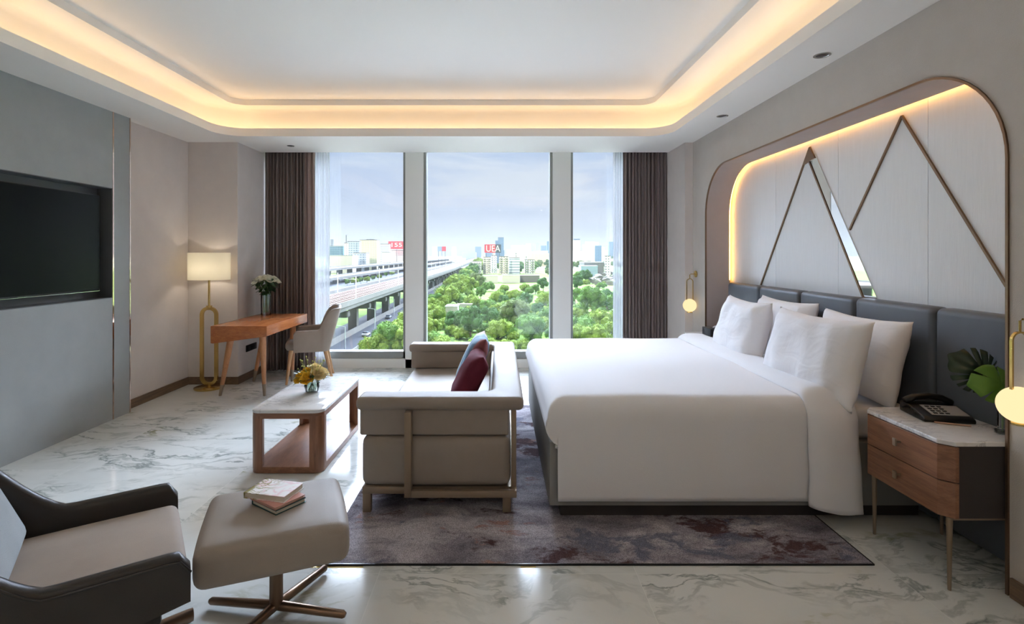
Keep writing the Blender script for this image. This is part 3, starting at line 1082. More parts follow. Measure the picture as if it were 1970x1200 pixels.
# ================================================================== DESK CHAIR
def desk_chair(c, ang):
    t = thing('desk_armchair', 'small taupe armchair with light wooden legs at the writing desk', 'chair', (c[0], c[1], 0), ang)
    bm = B(); cushion(bm, -0.17, 0.25, -0.215, 0.215, 0.37, 0.475, 0.04, (0, 0, 0.012)); obj('seat', bm, M['taupe_fab'], t, world=False)
    def zt(x, y):
        a = 0.60
        if x > -0.10: return a - 0.02 * max(0, (x + 0.1))
        s = min(1, (-0.10 - x) / 0.11)
        return a + (0.84 - a) * (s * s * (3 - 2 * s))
    bm, tops = ushell(0.16, 0.22, 0.255, 0.09, 0.355, zt, 0.035, 0.03, 0.24, endr=0.03)
    obj('backrest', bm, M['taupe_fab'], t, world=False, angle=60)
    for sx, sy in ((1, 1), (1, -1), (-1, 1), (-1, -1)):
        bm = B()
        tube(bm, [(0.235 * sx if sx > 0 else -0.255, 0.225 * sy, 0.0), ((0.19 if sx > 0 else -0.17), 0.185 * sy, 0.375)], [0.013, 0.024], 12)
        obj('leg', bm, M['oak'], t, world=False)
    return t
desk_chair((-2.20, 6.05), R(197))

# ================================================================== COFFEE TABLE
t = thing('coffee_table', 'low walnut coffee table with a white marble top and lower shelf', 'coffee table', (-1.406, 3.9, 0))
CX0, CX1, CY0, CY1 = -1.650, -1.166, 3.43, 4.38
bm = B()
for l0 in (0,):
    loops(bm, [rrect(CX0 + .004, CX1 - .004, CY0 + .004, CY1 - .004, 0.06, 0.398), rrect(CX0, CX1, CY0, CY1, 0.062, 0.402), rrect(CX0, CX1, CY0, CY1, 0.062, 0.418), rrect(CX0 + .005, CX1 - .005, CY0 + .005, CY1 - .005, 0.06, 0.422)], True, True)
obj('tabletop', bm, M['stone'], t, angle=50)
def frame_loop(bm, z0, z1, w=0.03, r=0.058, ins=0.003):
    a = rrect(CX0 + ins, CX1 - ins, CY0 + ins, CY1 - ins, r, z0)
    b = rrect(CX0 + ins, CX1 - ins, CY0 + ins, CY1 - ins, r, z1)
    c = rrect(CX0 + w, CX1 - w, CY0 + w, CY1 - w, max(0.01, r - w), z1)
    d = rrect(CX0 + w, CX1 - w, CY0 + w, CY1 - w, max(0.01, r - w), z0)
    loops(bm, [a, b, c, d, a])
bm = B(); frame_loop(bm, 0.363, 0.399); obj('apron', bm, M['wood_x'], t, angle=50)
bm = B(); loops(bm, [rrect(CX0 + .003, CX1 - .003, CY0 + .003, CY1 - .003, 0.058, 0.004), rrect(CX0 + .003, CX1 - .003, CY0 + .003, CY1 - .003, 0.058, 0.045)], True, True)
obj('lower_shelf', bm, M['wood_y'], t, angle=50)
for sx in (0, 1):
    for sy in (0, 1):
        bm = B()
        r = 0.058
        pts = []
        cx, cy = r, r
        L, w = 0.085, 0.028
        pts.append((L, 0)); 
        for i in range(9):
            a = R(270 - 90 * i / 8)
            pts.append((cx + math.cos(a) * r, cy + math.sin(a) * r))
        pts += [(0, L), (w, L)]
        for i in range(6):
            a = R(180 + 90 * i / 5)
            pts.append((cx + math.cos(a) * (r - w), cy + math.sin(a) * (r - w)))
        pts.append((L, w))
        pts = [((CX0 + .002 + p[0]) if sx == 0 else (CX1 - .002 - p[0]), (CY0 + .002 + p[1]) if sy == 0 else (CY1 - .002 - p[1])) for p in pts]
        prism(bm, pts, 2, 0.03, 0.380)
        obj('leg', bm, M['wood_z'], t, angle=40)

# ================================================================== SOFA
t = thing('sofa', 'taupe leather two-seat sofa with a bronze frame at the foot of the bed', 'sofa', (-0.33, 3.84, 0.0))
SY0, SY1 = 2.905, 4.80
bm = B(); cushion(bm, -0.775, 0.065, SY0 + 0.012, SY1 - 0.012, 0.141, 0.425, 0.045, (0.012, 0.01, 0.012)); obj('seat', bm, M['taupe'], t)
def roll(path, w0, w1, z0, z1, name):
    pass
# the padded U-shaped rail: near arm, back, far arm
def urail(x0, x1, y0, y1, ta, tb, z0, z1, r, rin, bevel):
    """C shape open to -X, arm depth ta, back depth tb"""
    pts = [(x0, y0), (x1, y0), (x1, y1), (x0, y1), (x0, y1 - ta), (x1 - tb - rin, y1 - ta)]
    for i in range(1, 7):
        a = R(90 - 90 * i / 6); pts.append((x1 - tb - rin + math.cos(a) * rin, y1 - ta - rin + math.sin(a) * rin))
    for i in range(7):
        a = R(0 - 90 * i / 6); pts.append((x1 - tb - rin + math.cos(a) * rin, y0 + ta + rin + math.sin(a) * rin))
    pts.append((x0, y0 + ta))
    bm = B()
    prism(bm, pts, 2, z0, z1, bevel, 5)
    return bm
bm = urail(-0.785, 0.055, SY0 + 0.022, SY1 - 0.022, 0.13, 0.12, 0.43, 0.60, 0.02, 0.05, 0.012)
obj('arm_panel', bm, M['taupe'], t, angle=50)
bm = urail(-0.805, 0.14, SY0, SY1, 0.165, 0.185, 0.572, 0.648, 0.03, 0.06, 0.030)
obj('padded_rail', bm, M['taupe'], t, angle=60)
bm = B()
w = 0.04
def post(bm, x0, x1, y0, y1, z0, z1): box(bm, x0, x1, y0, y1, z0, z1, 0.003)
bm = B(); post(bm, -0.525, -0.487, SY0 - 0.03, SY0 + 0.022, 0.102, 0.574); obj('side_post', bm, M['bronze_flat'], t)
bm = B(); post(bm, -0.525, -0.487, SY1 - 0.022, SY1 + 0.03, 0.102, 0.574); obj('side_post', bm, M['bronze_flat'], t)
bm = B(); post(bm, -0.36, -0.325, SY1 - 0.12, SY1 - 0.09, 0.42, 0.44); obj('arm_spacer', bm, M['bronze_flat'], t)
bm = B()
post(bm, -0.487, 0.098, SY0 - 0.03, SY0 + 0.0, 0.102, 0.140); post(bm, -0.487, 0.098, SY1, SY1 + 0.03, 0.102, 0.140)
post(bm, -0.765, -0.49, SY0 + 0.002, SY0 + 0.042, 0.110, 0.150); post(bm, -0.765, -0.49, SY1 - 0.042, SY1 - 0.002, 0.110, 0.150)
box(bm, -0.74, 0.068, SY0 + 0.03, SY1 - 0.03, 0.118, 0.1395)
post(bm, 0.068, 0.0985, SY0 - 0.003, SY1 + 0.003, 0.103, 0.139); post(bm, -0.766, -0.73, SY0 + 0.04, SY1 - 0.04, 0.110, 0.149)
obj('base_frame', bm, M['bronze_flat'], t)
for y in (SY0 + 0.03, SY1 - 0.06):
    bm = B(); post(bm, 0.069, 0.098, y, y + 0.03, 0.138, 0.574); obj('back_post', bm, M['bronze_flat'], t)
for x0 in (-0.764, 0.02):
    for y0 in (SY0 + 0.004, SY1 - 0.044):
        bm = B(); post(bm, x0, x0 + 0.046, y0, y0 + 0.04, 0.004, 0.112); obj('leg', bm, M['bronze_flat'], t)

# scatter cushions: square pads leaning on the sofa back
def pad(w, h, th, n=22, nz=0.004, seed=0, pinch=0.06, exp=0.62):
    bm = B()
    def side(s):
        def f(u, v):
            a, b = u * 2 - 1, v * 2 - 1
            x = a * w / 2 * (1 - pinch * (1 - b * b) * abs(a) ** 2)
            y = b * h / 2 * (1 - pinch * (1 - a * a) * abs(b) ** 2)
            e_ = max(0.0, (1 - a ** 4) * (1 - b ** 4)) ** exp
            p = Vector((x, y, s * th / 2 * e_))
            nn = noise.noise_vector(Vector((x * 7 + seed, y * 7, s * 3.0 * e_)))
            edge = min(1, 4 * min(1 - abs(a), 1 - abs(b)) + 0.15)
            p += Vector(nn) * nz * edge * 2
            return p
        return f
    ga = grid(bm, side(1), n, n); gb = grid(bm, side(-1), n, n)
    bmesh.ops.remove_doubles(bm, verts=bm.verts, dist=0.0012)
    return bm
def place_pad(name, label, cat, bm, mat, loc, rot, group=None, parent=None):
    o = obj(name, bm, mat, None, angle=180)
    o.rotation_euler = rot
    o.location = loc
    tag(o, label, cat, group)
    return o
def lean_matrix(loc, yaw, tilt, roll=0.0):
    """pad lying in local XY -> stands with normal toward -X, leaning back by tilt"""
    return Matrix.Translation(loc) @ Matrix.Rotation(yaw, 4, 'Z') @ Matrix.Rotation(R(tilt), 4, 'Y') @ Matrix.Rotation(R(-90), 4, 'Y') @ Matrix.Rotation(R(90 + roll), 4, 'Z')
o = place_pad('scatter_cushion', 'maroon velvet cushion standing in front of the blue one on the sofa', 'cushion', pad(0.41, 0.41, 0.16, seed=2, nz=0.006), M['cushion_red'], (0, 0, 0), (0, 0, 0), 'scatter cushions on the sofa')
o.matrix_world = lean_matrix(Vector((-0.205, 3.54, 0.605)), R(4), 27)
o = place_pad('scatter_cushion', 'blue, cream and maroon patterned cushion behind the maroon one on the sofa', 'cushion', pad(0.46, 0.46, 0.15, seed=5), M['cushion_blue'], (0, 0, 0), (0, 0, 0), 'scatter cushions on the sofa')
o.matrix_world = lean_matrix(Vector((-0.200, 3.90, 0.640)), R(3), 25)

# ================================================================== ARMCHAIR AND OTTOMAN
AX, AY, AA = -1.40, 1.775, R(35)
t = thing('lounge_armchair', 'dark brown leather swivel armchair with a taupe seat and pale grey back pad', 'armchair', (AX, AY, 0), AA)
bm = B(); cushion(bm, -0.30, 0.275, -0.262, 0.262, 0.30, 0.432, 0.035, (0.0, 0.0, 0.014)); obj('seat', bm, M['seat_fab'], t, world=False)
def zt(x, y):
    s = min(1.0, max(0.0, (-0.08 - x) / 0.40))
    return 0.500 + 0.46 * s ** 1.35
bm, tops = ushell(0.275, 0.50, 0.318, 0.17, 0.27, zt, 0.052, 0.06, 0.30, endr=0.045, ns=20, k=14, zlow=lambda x: 0.27 + 0.07 * max(0, min(1, (x + 0.1) / 0.4)))
sh = obj('shell', bm, M['shell'], t, world=False, angle=60)
bm = B(); tube(bm, [p[1] + Vector((0, 0, 0.002)) for p in tops], 0.0045, 6); obj('piping', bm, M['rim'], sh, world=False)
bm = B(); cushion(bm, -0.05, 0.055, -0.25, 0.25, 0.0, 0.50, 0.04, (0.02, 0, 0), mt=Matrix.Translation((-0.225, 0, 0.425)) @ Matrix.Rotation(R(-24), 4, 'Y')); obj('back_pad', bm, M['back_fab'], t, world=False)
bm = B(); box(bm, -0.40, 0.20, -0.255, 0.255, 0.25, 0.30, 0.012); obj('seat_base', bm, M['shell'], t, world=False)
bm = B(); tube(bm, [(-0.06, 0.05, 0.03), (-0.06, 0.05, 0.26)], 0.03, 18); obj('pedestal', bm, M['bronze'], t, world=False)
for a in (10, 100, 190, 280):
    bm = B()
    d = Vector((math.cos(R(a)), math.sin(R(a)), 0))
    p0 = Vector((-0.06, 0.05, 0.04))
    tube(bm, [p0, p0 + d * 0.37 - Vector((0, 0, 0.01)), p0 + d * 0.382 - Vector((0, 0, 0.01))], [0.026, 0.024, 0.014], 14, ry=0.026)
    obj('foot', bm, M['bronze'], t, world=False)

t = thing('ottoman', 'square taupe leather ottoman on a bronze cross base before the armchair', 'ottoman', (-0.90, 2.10, 0), R(22))
mt = Matrix.Translation((0, 0, 0.355)) @ Matrix.Rotation(R(0), 4, 'Y')
bm = B(); cushion(bm, -0.262, 0.262, -0.242, 0.242, -0.078, 0.072, 0.040, (0.010, 0.010, 0.012), mt=mt); obj('seat', bm, M['taupe'], t, world=False)
bm = B(); box(bm, -0.2, 0.2, -0.18, 0.18, 0.262, 0.284, 0.006); obj('seat_base', bm, M['shell'], t, world=False)
bm = B(); tube(bm, [(0, 0, 0.03), (0, 0, 0.265)], 0.026, 18); tube(bm, [(0, 0, 0.22), (0, 0, 0.265)], 0.04, 18); obj('pedestal', bm, M['bronze'], t, world=False)
for a in (-30, 46, 150, 226):
    d = Vector((math.cos(R(a)), math.sin(R(a)), 0))
    bm = B(); tube(bm, [Vector((0, 0, 0.034)), Vector((0, 0, 0.024)) + d * 0.285, Vector((0, 0, 0.022)) + d * 0.295], [0.019, 0.015, 0.009], 14)
    obj('foot', bm, M['bronze'], t, world=False)

# books on the ottoman
OZ = 0.4385
def book(label, c, z, w, d, h, ang, mcov, yaw=0.0):
    t = thing('book', label, 'book', (c[0], c[1], z), ang, 'books stacked on the ottoman')
    bm = B()
    e = 0.0025
    box(bm, -w / 2, w / 2, -d / 2, d / 2, 0, e); box(bm, -w / 2, w / 2, -d / 2, d / 2, h - e, h)
    box(bm, -w / 2, -w / 2 + e, -d / 2, d / 2, 0, h)
    obj('cover', bm, mcov, t, smooth=False, world=False)
    bm = B(); box(bm, -w / 2 + e, w / 2 - 0.004, -d / 2 + 0.004, d / 2 - 0.004, e, h - e); obj('pages', bm, M['paper'], t, smooth=False, world=False)
    return t
book('dark teal hardback at the bottom of the stack on the ottoman', (-0.895, 2.115), OZ, 0.165, 0.135, 0.018, R(-34), M['book_teal'])
book('slim salmon pink book between the teal and the floral book', (-0.900, 2.117), OZ + 0.0182, 0.165, 0.135, 0.010, R(-33), M['book_pink'])
book('white paperback with pink and olive flowers on top of the ottoman stack', (-0.925, 2.140), OZ + 0.0284, 0.185, 0.132, 0.024, R(-13), M['book_floral'])

# ================================================================== RUG
bm = B(); box(bm, -0.850, 1.745, 2.425, 4.98, 0.0, 0.007, 0.002)
o = obj('rug', bm, M['rug'], smooth=False)
tag(o, 'grey and plum abstract rug under the sofa and bed', 'rug'); recentre(o)
bm = B(); bar(bm, [(-0.848, 2.422, 0.005), (1.747, 2.422, 0.005), (1.747, 4.98, 0.005)], 0.006, 0.008)
ob = obj('rug_binding', bm, M['black'], o, smooth=False)
bm = B(); box(bm, -0.872, -0.858, 2.405, 5.0, 0.0, 0.0015); box(bm, -0.858, -0.63, 2.405, 2.417, 0.0, 0.0015); box(bm, 0.10, 0.17, 2.405, 2.417, 0, 0.0015)
struct('trim_4', bm, M['gold_trim'], smooth=False)
# ================================================================== HEADBOARD
HX = 2.33
t = thing('headboard', 'slate grey padded headboard of five cushions across the alcove', 'headboard', (2.40, 3.8, 0.0))
ys = [2.235, 2.79, 3.415, 4.04, 4.672, 5.31]
for a, b in zip(ys, ys[1:]):
    bm = B(); cushion(bm, HX, 2.445, a + 0.003, b - 0.003, 0.02, 1.165, 0.035, (0.006, 0, 0), n=6); obj('headboard_pad', bm, M['headboard'], t)

# ================================================================== BED
BY0, BY1 = 2.84, 4.84
t = thing('bed', 'king-size bed with a grey upholstered base against the padded headboard', 'bed', (1.3, 3.84, 0))
bm = B(); box(bm, 0.275, 2.325, BY0, BY1, 0.075, 0.425, 0.008); obj('base_frame', bm, M['bedbase'], t)
bm = B(); box(bm, 0.34, 2.32, BY0 + 0.035, BY1 - 0.035, 0.008, 0.076); obj('plinth', bm, M['dark_side'], t, smooth=False)
bm = B(); cushion(bm, 0.31, 2.315, BY0 + 0.022, BY1 - 0.022, 0.426, 0.600, 0.045, (0, 0, 0.004), n=20, nz=0.003); obj('mattress', bm, M['sheet'], t)

# duvet: one skin over the top, down both sides and down the foot
DT = 0.672
def duvet():
    bm = B()
    r = 0.10
    x_foot, x_head = 0.262, 1.90
    y0, y1 = BY0 - 0.045, BY1 + 0.045
    side_drop = DT - 0.115
    foot_drop = DT - 0.432
    A = []   # along X: (x, dz, kind)
    for i in range(7):          # up the foot
        q = i / 7
        dz = foot_drop - (foot_drop - r) * q
        bulge = 0.018 * math.sin(math.pi * min(1, q * 1.0))
        tuck = 0.035 * (1 - q) ** 2
        A.append((x_foot + tuck - bulge, dz))
    for i in range(8):
        a = R(90 * i / 7)
        A.append((x_foot + r - math.cos(a) * r, r - math.sin(a) * r))
    nfoot = 7 + 3
    for i in range(1, 27):
        A.append((x_foot + r + (x_head - x_foot - r) * i / 26, 0.0))
    Bq = []
    for i in range(9):
        q = i / 9
        Bq.append((y1 + 0.004 * math.sin(q * 9), side_drop - (side_drop - r) * q))
    for i in range(8):
        a = R(90 * i / 7)
        Bq.append((y1 - r + math.cos(a) * r, r - math.sin(a) * r))
    nb = len(Bq)
    for i in range(1, 28):
        Bq.append((y1 - r + (y0 + r - y1 + r) * i / 28, 0.0))
    for i in range(8):
        a = R(90 * i / 7)
        Bq.append((y0 + r - math.sin(a) * r, r - math.cos(a) * r + 0.0))
    for i in range(1, 19):
        q = i / 18
        Bq.append((y0 + 0.010 * q, r + (side_drop - r) * q))
    nB = len(Bq)
    G = {}
    for i, (x, dz) in enumerate(A):
        for j, (y, ez) in enumerate(Bq):
            xx, yy = x, y
            z = DT - (dz ** 5 + ez ** 5) ** 0.2
            if ez > foot_drop and i < 10:
                z = DT - ez
            if ez > r * 1.0 and i < nfoot + 8:      # side panel keeps a straight foot-end edge
                k = min(1, (ez - r * 1.0) / 0.10)
                k = k * k * (3 - 2 * k)
                xx = x + (max(x, 0.318 + 0.0004 * i) - x) * k
            p = Vector((xx, yy, z))
            nn = Vector(noise.noise_vector(Vector((p.x * 2.2, p.y * 2.2, p.z * 2.2))))
            p += Vector((nn.x * 0.004, nn.y * 0.006, nn.z * 0.008 if ez < r else 0.002))
            if ez <= r * 0.5 and dz <= r * 0.5:
                p.z += 0.012 * (1 - ((x - 1.08) / 0.85) ** 2) * (1 - ((y - 3.84) / 1.05) ** 2)
            G[i, j] = bm.verts.new(p)
    for i in range(len(A) - 1):
        for j in range(nB - 1):
            ks = [(i, j), (i + 1, j), (i + 1, j + 1), (i, j + 1)]
            if all(k in G for k in ks):
                bm.faces.new([G[k] for k in ks])
    return bm, Bq
bm, Bq = duvet()
o = tag(obj('duvet', bm, M['linen'], angle=180), 'smooth white duvet draped over the bed, tucked in at the foot', 'duvet')
solid(o, 0.016, -1)
# turned-back upper edge of the duvet
def cuff():
    bm = B()
    x0, x1 = 1.655, 1.925
    n = 18
    secs = []
    for i in range(n + 1):
        u = i / n
        c = -math.cos(math.pi * u)
        h = 0.052 * (max(0, 1 - abs(c) ** 3.2)) ** 0.6
        row = []
        for j, (y, ez) in enumerate(Bq):
            side = 1 if y < 3.84 else -1
            down = max(0.0, min(1.0, ez / 0.10))
            drop = max(0.0, (ez - 0.10) / (DT - 0.215))
            x = (x0 + x1) / 2 + c * (x1 - x0) / 2
            zoff = h * (1 - down)
            yoff = -side * h * down
            ex = 0.045 * drop if side > 0 else 0.02 * drop
            z = DT - ez * (1 + (0.085 if side > 0 else 0.02) * (0.4 + 0.6 * u)) + zoff
            y2 = y + yoff - side * ex * 0.6
            x += 0.02 * drop * (1 if u > 0.5 else 0.4)
            p = Vector((x, y2, z))
            amp = 0.003 + 0.010 * drop
            nn = Vector(noise.noise_vector(Vector((p.x * 9, p.y * 5, p.z * 5))))
            p += nn * amp
            row.append(p)
        secs.append(row)
    g_ = [[bm.verts.new(p) for p in row] for row in secs]
    for i in range(n):
        for j in range(len(Bq) - 1):
            bm.faces.new((g_[i][j], g_[i + 1][j], g_[i + 1][j + 1], g_[i][j + 1]))
    # underside closes the fold
    for j in range(len(Bq) - 1):
        bm.faces.new((g_[0][j], g_[0][j + 1], g_[n][j + 1], g_[n][j]))
    bm.faces.new([g_[i][-1] for i in range(n + 1)]); bm.faces.new([g_[i][0] for i in range(n, -1, -1)])
    return bm
obj('duvet_fold', cuff(), M['linen'], o, angle=180)

# pillows
G_ = 'pillows on the bed'
def pillow(label, y, xb, tilt, seed, zc, w=0.78, h=0.50, th=0.20, yaw=0, roll=0):
    o = place_pad('pillow', label, 'pillow', pad(w, h, th, 40, 0.008, seed, 0.10, 0.62), M['pillow'], (0, 0, 0), (0, 0, 0), G_)
    o.matrix_world = lean_matrix(Vector((xb, y, zc)), R(yaw), tilt, roll)
    return o
pillow('rear white pillow nearest the telephone, leaning on the headboard', 3.19, 2.19, 12, 3, 0.84, 0.76, 0.50, 0.19)
pillow('rear white pillow on the window side, leaning on the headboard', 4.06, 2.205, 12, 8, 0.86, 0.80, 0.50, 0.19)
pillow('front white pillow on the near half of the bed', 3.15, 1.895, 15, 13, 0.85, 0.82, 0.50, 0.22, yaw=4)
pillow('front white pillow on the window half of the bed', 4.10, 1.91, 14, 21, 0.86, 0.78, 0.50, 0.22, yaw=-3)

# ================================================================== NIGHTSTANDS
def nightstand(label, y0, y1, mirror=False):
    x0, x1 = 1.912, 2.325
    zb, zt = 0.315, 0.625
    t = thing('nightstand', label, 'nightstand', ((x0 + x1) / 2, (y0 + y1) / 2, 0), 0, 'nightstands')
    ch = 0.045
    def foot(i=0.0, zz=0):
        return [(x0 + i, y0 + ch + i * 0.4), (x0 + ch + i * 0.4, y0 + i), (x1 - i, y0 + i), (x1 - i, y1 - i), (x0 + ch + i * 0.4, y1 - i), (x0 + i, y1 - ch - i * 0.4)]
    bm = B(); prism(bm, foot(0.006), 2, zb, zt, 0.002); obj('body', bm, M['dark_side'], t, smooth=False)
    # wrap-round drawer fronts
    zm = (zb + zt) / 2
    for za, zc_ in ((zb + 0.002, zm - 0.002), (zm + 0.002, zt - 0.002)):
        bm = B()
        pts = [(x0 + ch + 0.012, y0 - 0.002), (x0 + ch - 0.004, y0 - 0.002), (x0 - 0.002, y0 + ch - 0.004), (x0 - 0.002, y1 - ch + 0.004), (x0 + ch - 0.004, y1 + 0.002), (x0 + ch + 0.012, y1 + 0.002),
               (x0 + ch + 0.012, y1 - 0.004), (x0 + 0.008, y1 - ch), (x0 + 0.008, y0 + ch), (x0 + ch + 0.012, y0 + 0.004)]
        prism(bm, pts, 2, za, zc_, 0.0015)
        d = obj('drawer', bm, M['wood_y'], t, smooth=False)
        yc, z = (y0 + y1) / 2 - 0.005, (za + zc_) / 2 + 0.01
        bm = B(); tube(bm, [(x0 - 0.001, yc, z), (x0 - 0.026, yc, z)], 0.005, 10); box(bm, x0 - 0.034, x0 - 0.024, yc - 0.010, yc + 0.010, z - 0.018, z + 0.018, 0.003)
        obj('handle', bm, M['bronze_flat'], d)
    bm = B(); prism(bm, [(p[0] - 0.004 if p[0] < x1 - 0.1 else p[0], p[1] + (-0.004 if p[1] < (y0 + y1) / 2 else 0.004)) for p in foot(0)], 2, 0.627, 0.646, 0.003)
    obj('marble_top', bm, M['stone'], t, smooth=False)
    bm = B()
    bar(bm, [(x0 + 0.05, y0 + 0.02, zb - 0.006), (x1 - 0.02, y0 + 0.02, zb - 0.006), (x1 - 0.02, y1 - 0.02, zb - 0.006), (x0 + 0.05, y1 - 0.02, zb - 0.006)], 0.014, 0.012, closed=True)
    obj('under_frame', bm, M['bronze_flat'], t, smooth=False)
    for lx in (x0 + 0.035, x1 - 0.03):
        for ly in (y0 + 0.022, y1 - 0.04):
            bm = B(); tube(bm, [(lx, ly, 0.0), (lx, ly, zb)], [0.007, 0.0125], 12); obj('leg', bm, M['bronze_flat'], t)
    return t
nightstand('walnut two-drawer nightstand with a marble top, in front on the right', 2.225, 2.735)
nightstand('walnut nightstand beyond the bed, mostly hidden, with a black tissue box on it', 4.93, 5.40)

# ================================================================== THINGS ON THE NIGHTSTANDS
NZ = 0.646
t = thing('telephone', 'black desk telephone with a silver keypad on the near nightstand', 'telephone', (2.15, 2.56, NZ), R(0))
mt = Matrix.Translation((2.16, 2.575, NZ)) @ Matrix.Rotation(R(18), 4, 'Z')
def loc(bm, *a, **k): return box(bm, *a, mt=mt, **k)
# body wedge: low at the front edge, high at the back; handset across the back
mt = Matrix.Translation((2.165, 2.575, NZ)) @ Matrix.Rotation(R(-10), 4, 'Z')
bm = B()
prism(bm, [(-0.105, 0.0), (0.10, 0.0), (0.10, 0.050), (0.03, 0.050), (-0.085, 0.028), (-0.105, 0.018)], 0, -0.110, 0.110, 0.006, 3, mt)
obj('phone_base', bm, M['black'], t, angle=50)
def surf(y): return 0.050 - (0.03 - y) * (0.022 / 0.115)
q = [(-0.062, -0.078), (0.098, -0.078), (0.098, 0.020), (-0.062, 0.020)]
bm = B()
A_ = [bm.verts.new(mt @ Vector((x, y, surf(y) + 0.0005))) for x, y in q]
B_ = [bm.verts.new(mt @ Vector((x, y, surf(y) + 0.003))) for x, y in q]
bm.faces.new(A_); bm.faces.new(B_)
for k in range(4): bm.faces.new((A_[k], A_[(k + 1) % 4], B_[(k + 1) % 4], B_[k]))
pan = obj('key_panel', bm, pbr('phone_panel_silver', (168, 164, 162), 0.4), t, smooth=False)
for r_ in range(4):
    for c_ in range(3):
        x = -0.040 + c_ * 0.026; y = -0.064 + r_ * 0.0225
        bm = B(); box(bm, x - 0.008, x + 0.008, y - 0.006, y + 0.006, surf(y) + 0.002, surf(y) + 0.006, 0.001, mt=mt)
        obj('key', bm, M['black'], pan, smooth=False)
bm = B()
P_ = [Vector((x, 0.066, z)) for x, z in ((-0.105, 0.055), (-0.088, 0.064), (-0.06, 0.078), (0, 0.086), (0.06, 0.078), (0.088, 0.064), (0.105, 0.055))]
tube(bm, [mt @ p for p in P_], [0.018, 0.027, 0.019, 0.016, 0.019, 0.027, 0.018], 14, ry=0.016)
obj('handset', bm, M['black'], t)
bm = B()
pts = []
for i in range(60):
    a = i / 59
    pts.append(mt @ Vector((-0.116 - 0.004 * math.cos(a * 60), 0.07 - a * 0.13, 0.02 + 0.004 * math.sin(a * 60) + 0.02 * math.sin(a * 3.14))))
tube(bm, pts, 0.0018, 6); obj('cord', bm, M['black'], t)

bm = B(); tube(bm, [(2.075, 2.478, NZ + 0.0045), (2.20, 2.422, NZ + 0.0045)], 0.0042, 6); 
o = obj('pencil', bm, pbr('pencil_tan', (178, 140, 116), 0.5)); tag(o, 'tan pencil lying on the near nightstand in front of the telephone', 'pencil'); recentre(o)

bm = B(); box(bm, 2.055, 2.235, 5.05, 5.26, NZ, NZ + 0.075, 0.004)
t = thing('tissue_box', 'black tissue box on the far nightstand', 'tissue box', (2.145, 5.15, NZ))
obj('box_body', bm, M['black'], t)
bm = B(); lathe(bm, [(0.045, NZ + 0.0751), (0.045, NZ + 0.0765)], (2.145, 5.155, 0), 24, 1, 1.5); obj('opening_rim', bm, M['darkgrey'], t)
bm = B(); grid(bm, lambda u, v: Vector((2.12 + 0.05 * u + 0.006 * math.sin(v * 9), 5.13 + 0.05 * v, NZ + 0.078 + 0.022 * math.sin(u * 3.14) * (0.5 + 0.5 * math.sin(v * 5)))), 8, 8); obj('tissue', bm, M['linen'], t)

# monstera leaves in a glass vase
VX, VY = 2.262, 2.335
t = thing('leaf_vase', 'slim glass vase with two large monstera leaves on the near nightstand', 'vase', (VX, VY, NZ))
bm = B()
lathe(bm, [(0.030, 0.0), (0.030, 0.014), (0.018, 0.018), (0.020, 0.15), (0.024, 0.19), (0.0225, 0.19), (0.0185, 0.15), (0.016, 0.03), (0.001, 0.026)], (VX, VY, NZ), 24, cap=False)
vz = obj('vase', bm, M['vase'], t)
bm = B(); lathe(bm, [(0.027, 0.002), (0.028, 0.013), (0.014, 0.016)], (VX, VY, NZ), 20); obj('vase_foot', bm, M['vase_thick'], t)
def monstera(size, slits, seed, notch=True):
    bm = B()
    n = 180
    rnd = random.Random(seed)
    th_s = []
    for s in (1, -1):
        for k_ in range(slits):
            th_s.append((s * R(38 + k_ * 118 / slits + rnd.uniform(-3, 3)), rnd.uniform(0.42, 0.55)))
    def rad(a):
        # heart: stem at angle pi, tip at angle 0
        r = 0.5 * (1 + 0.28 * math.cos(a)) * (1 - 0.55 * math.exp(-((abs(a) - math.pi) / 0.22) ** 2)) + 0.06 * math.exp(-(a / 0.16) ** 2)
        if notch:
            for c_, dep in th_s:
                d = abs(a - c_)
                if d < R(3.6):
                    r *= dep + (1 - dep) * (d / R(3.6)) ** 2
        return r
    rows = []
    for j in range(7):
        f_ = j / 6
        row = []
        for i in range(n):
            a = -math.pi + 2 * math.pi * (i + 0.5) / n
            r = rad(a) * f_ * size
            x, y = r * math.cos(a), r * math.sin(a)
            z = -0.55 / size * (x * x + y * y) + 0.10 * abs(y) + 0.004 * math.sin(a * slits * 2.2) * f_
            row.append(bm.verts.new((x, y, z)) if j else None)
        rows.append(row)
    c0 = bm.verts.new((0, 0, 0))
    for i in range(n - 1):
        bm.faces.new((c0, rows[1][i], rows[1][i + 1]))
        for j in range(1, 6):
            bm.faces.new((rows[j][i], rows[j + 1][i], rows[j + 1][i + 1], rows[j][i + 1]))
    return bm
def leaf_part(name, size, slits, seed, mat, pos, rot, notch=True):
    bm = monstera(size, slits, seed, notch)
    mt_ = Matrix.Translation(Vector(pos)) @ rot
    bmesh.ops.transform(bm, matrix=mt_, verts=bm.verts)
    o = obj(name, bm, mat, t, angle=180)
    solid(o, 0.0012, 0)
    return o
e1 = Matrix.Rotation(R(198), 4, 'Z') @ Matrix.Rotation(R(-58), 4, 'Y')
def basis(xa, na):
    xa = Vector(xa).normalized(); na = Vector(na).normalized()
    ya = na.cross(xa).normalized(); na = xa.cross(ya).normalized()
    return Matrix(((xa.x, ya.x, na.x, 0), (xa.y, ya.y, na.y, 0), (xa.z, ya.z, na.z, 0), (0, 0, 0, 1)))
leaf_part('leaf', 0.200, 6, 4, M['leaf_dark'], (2.235, 2.40, 0.895), basis((-0.60, 0.05, 0.42), (-0.45, -0.85, 0.30)))
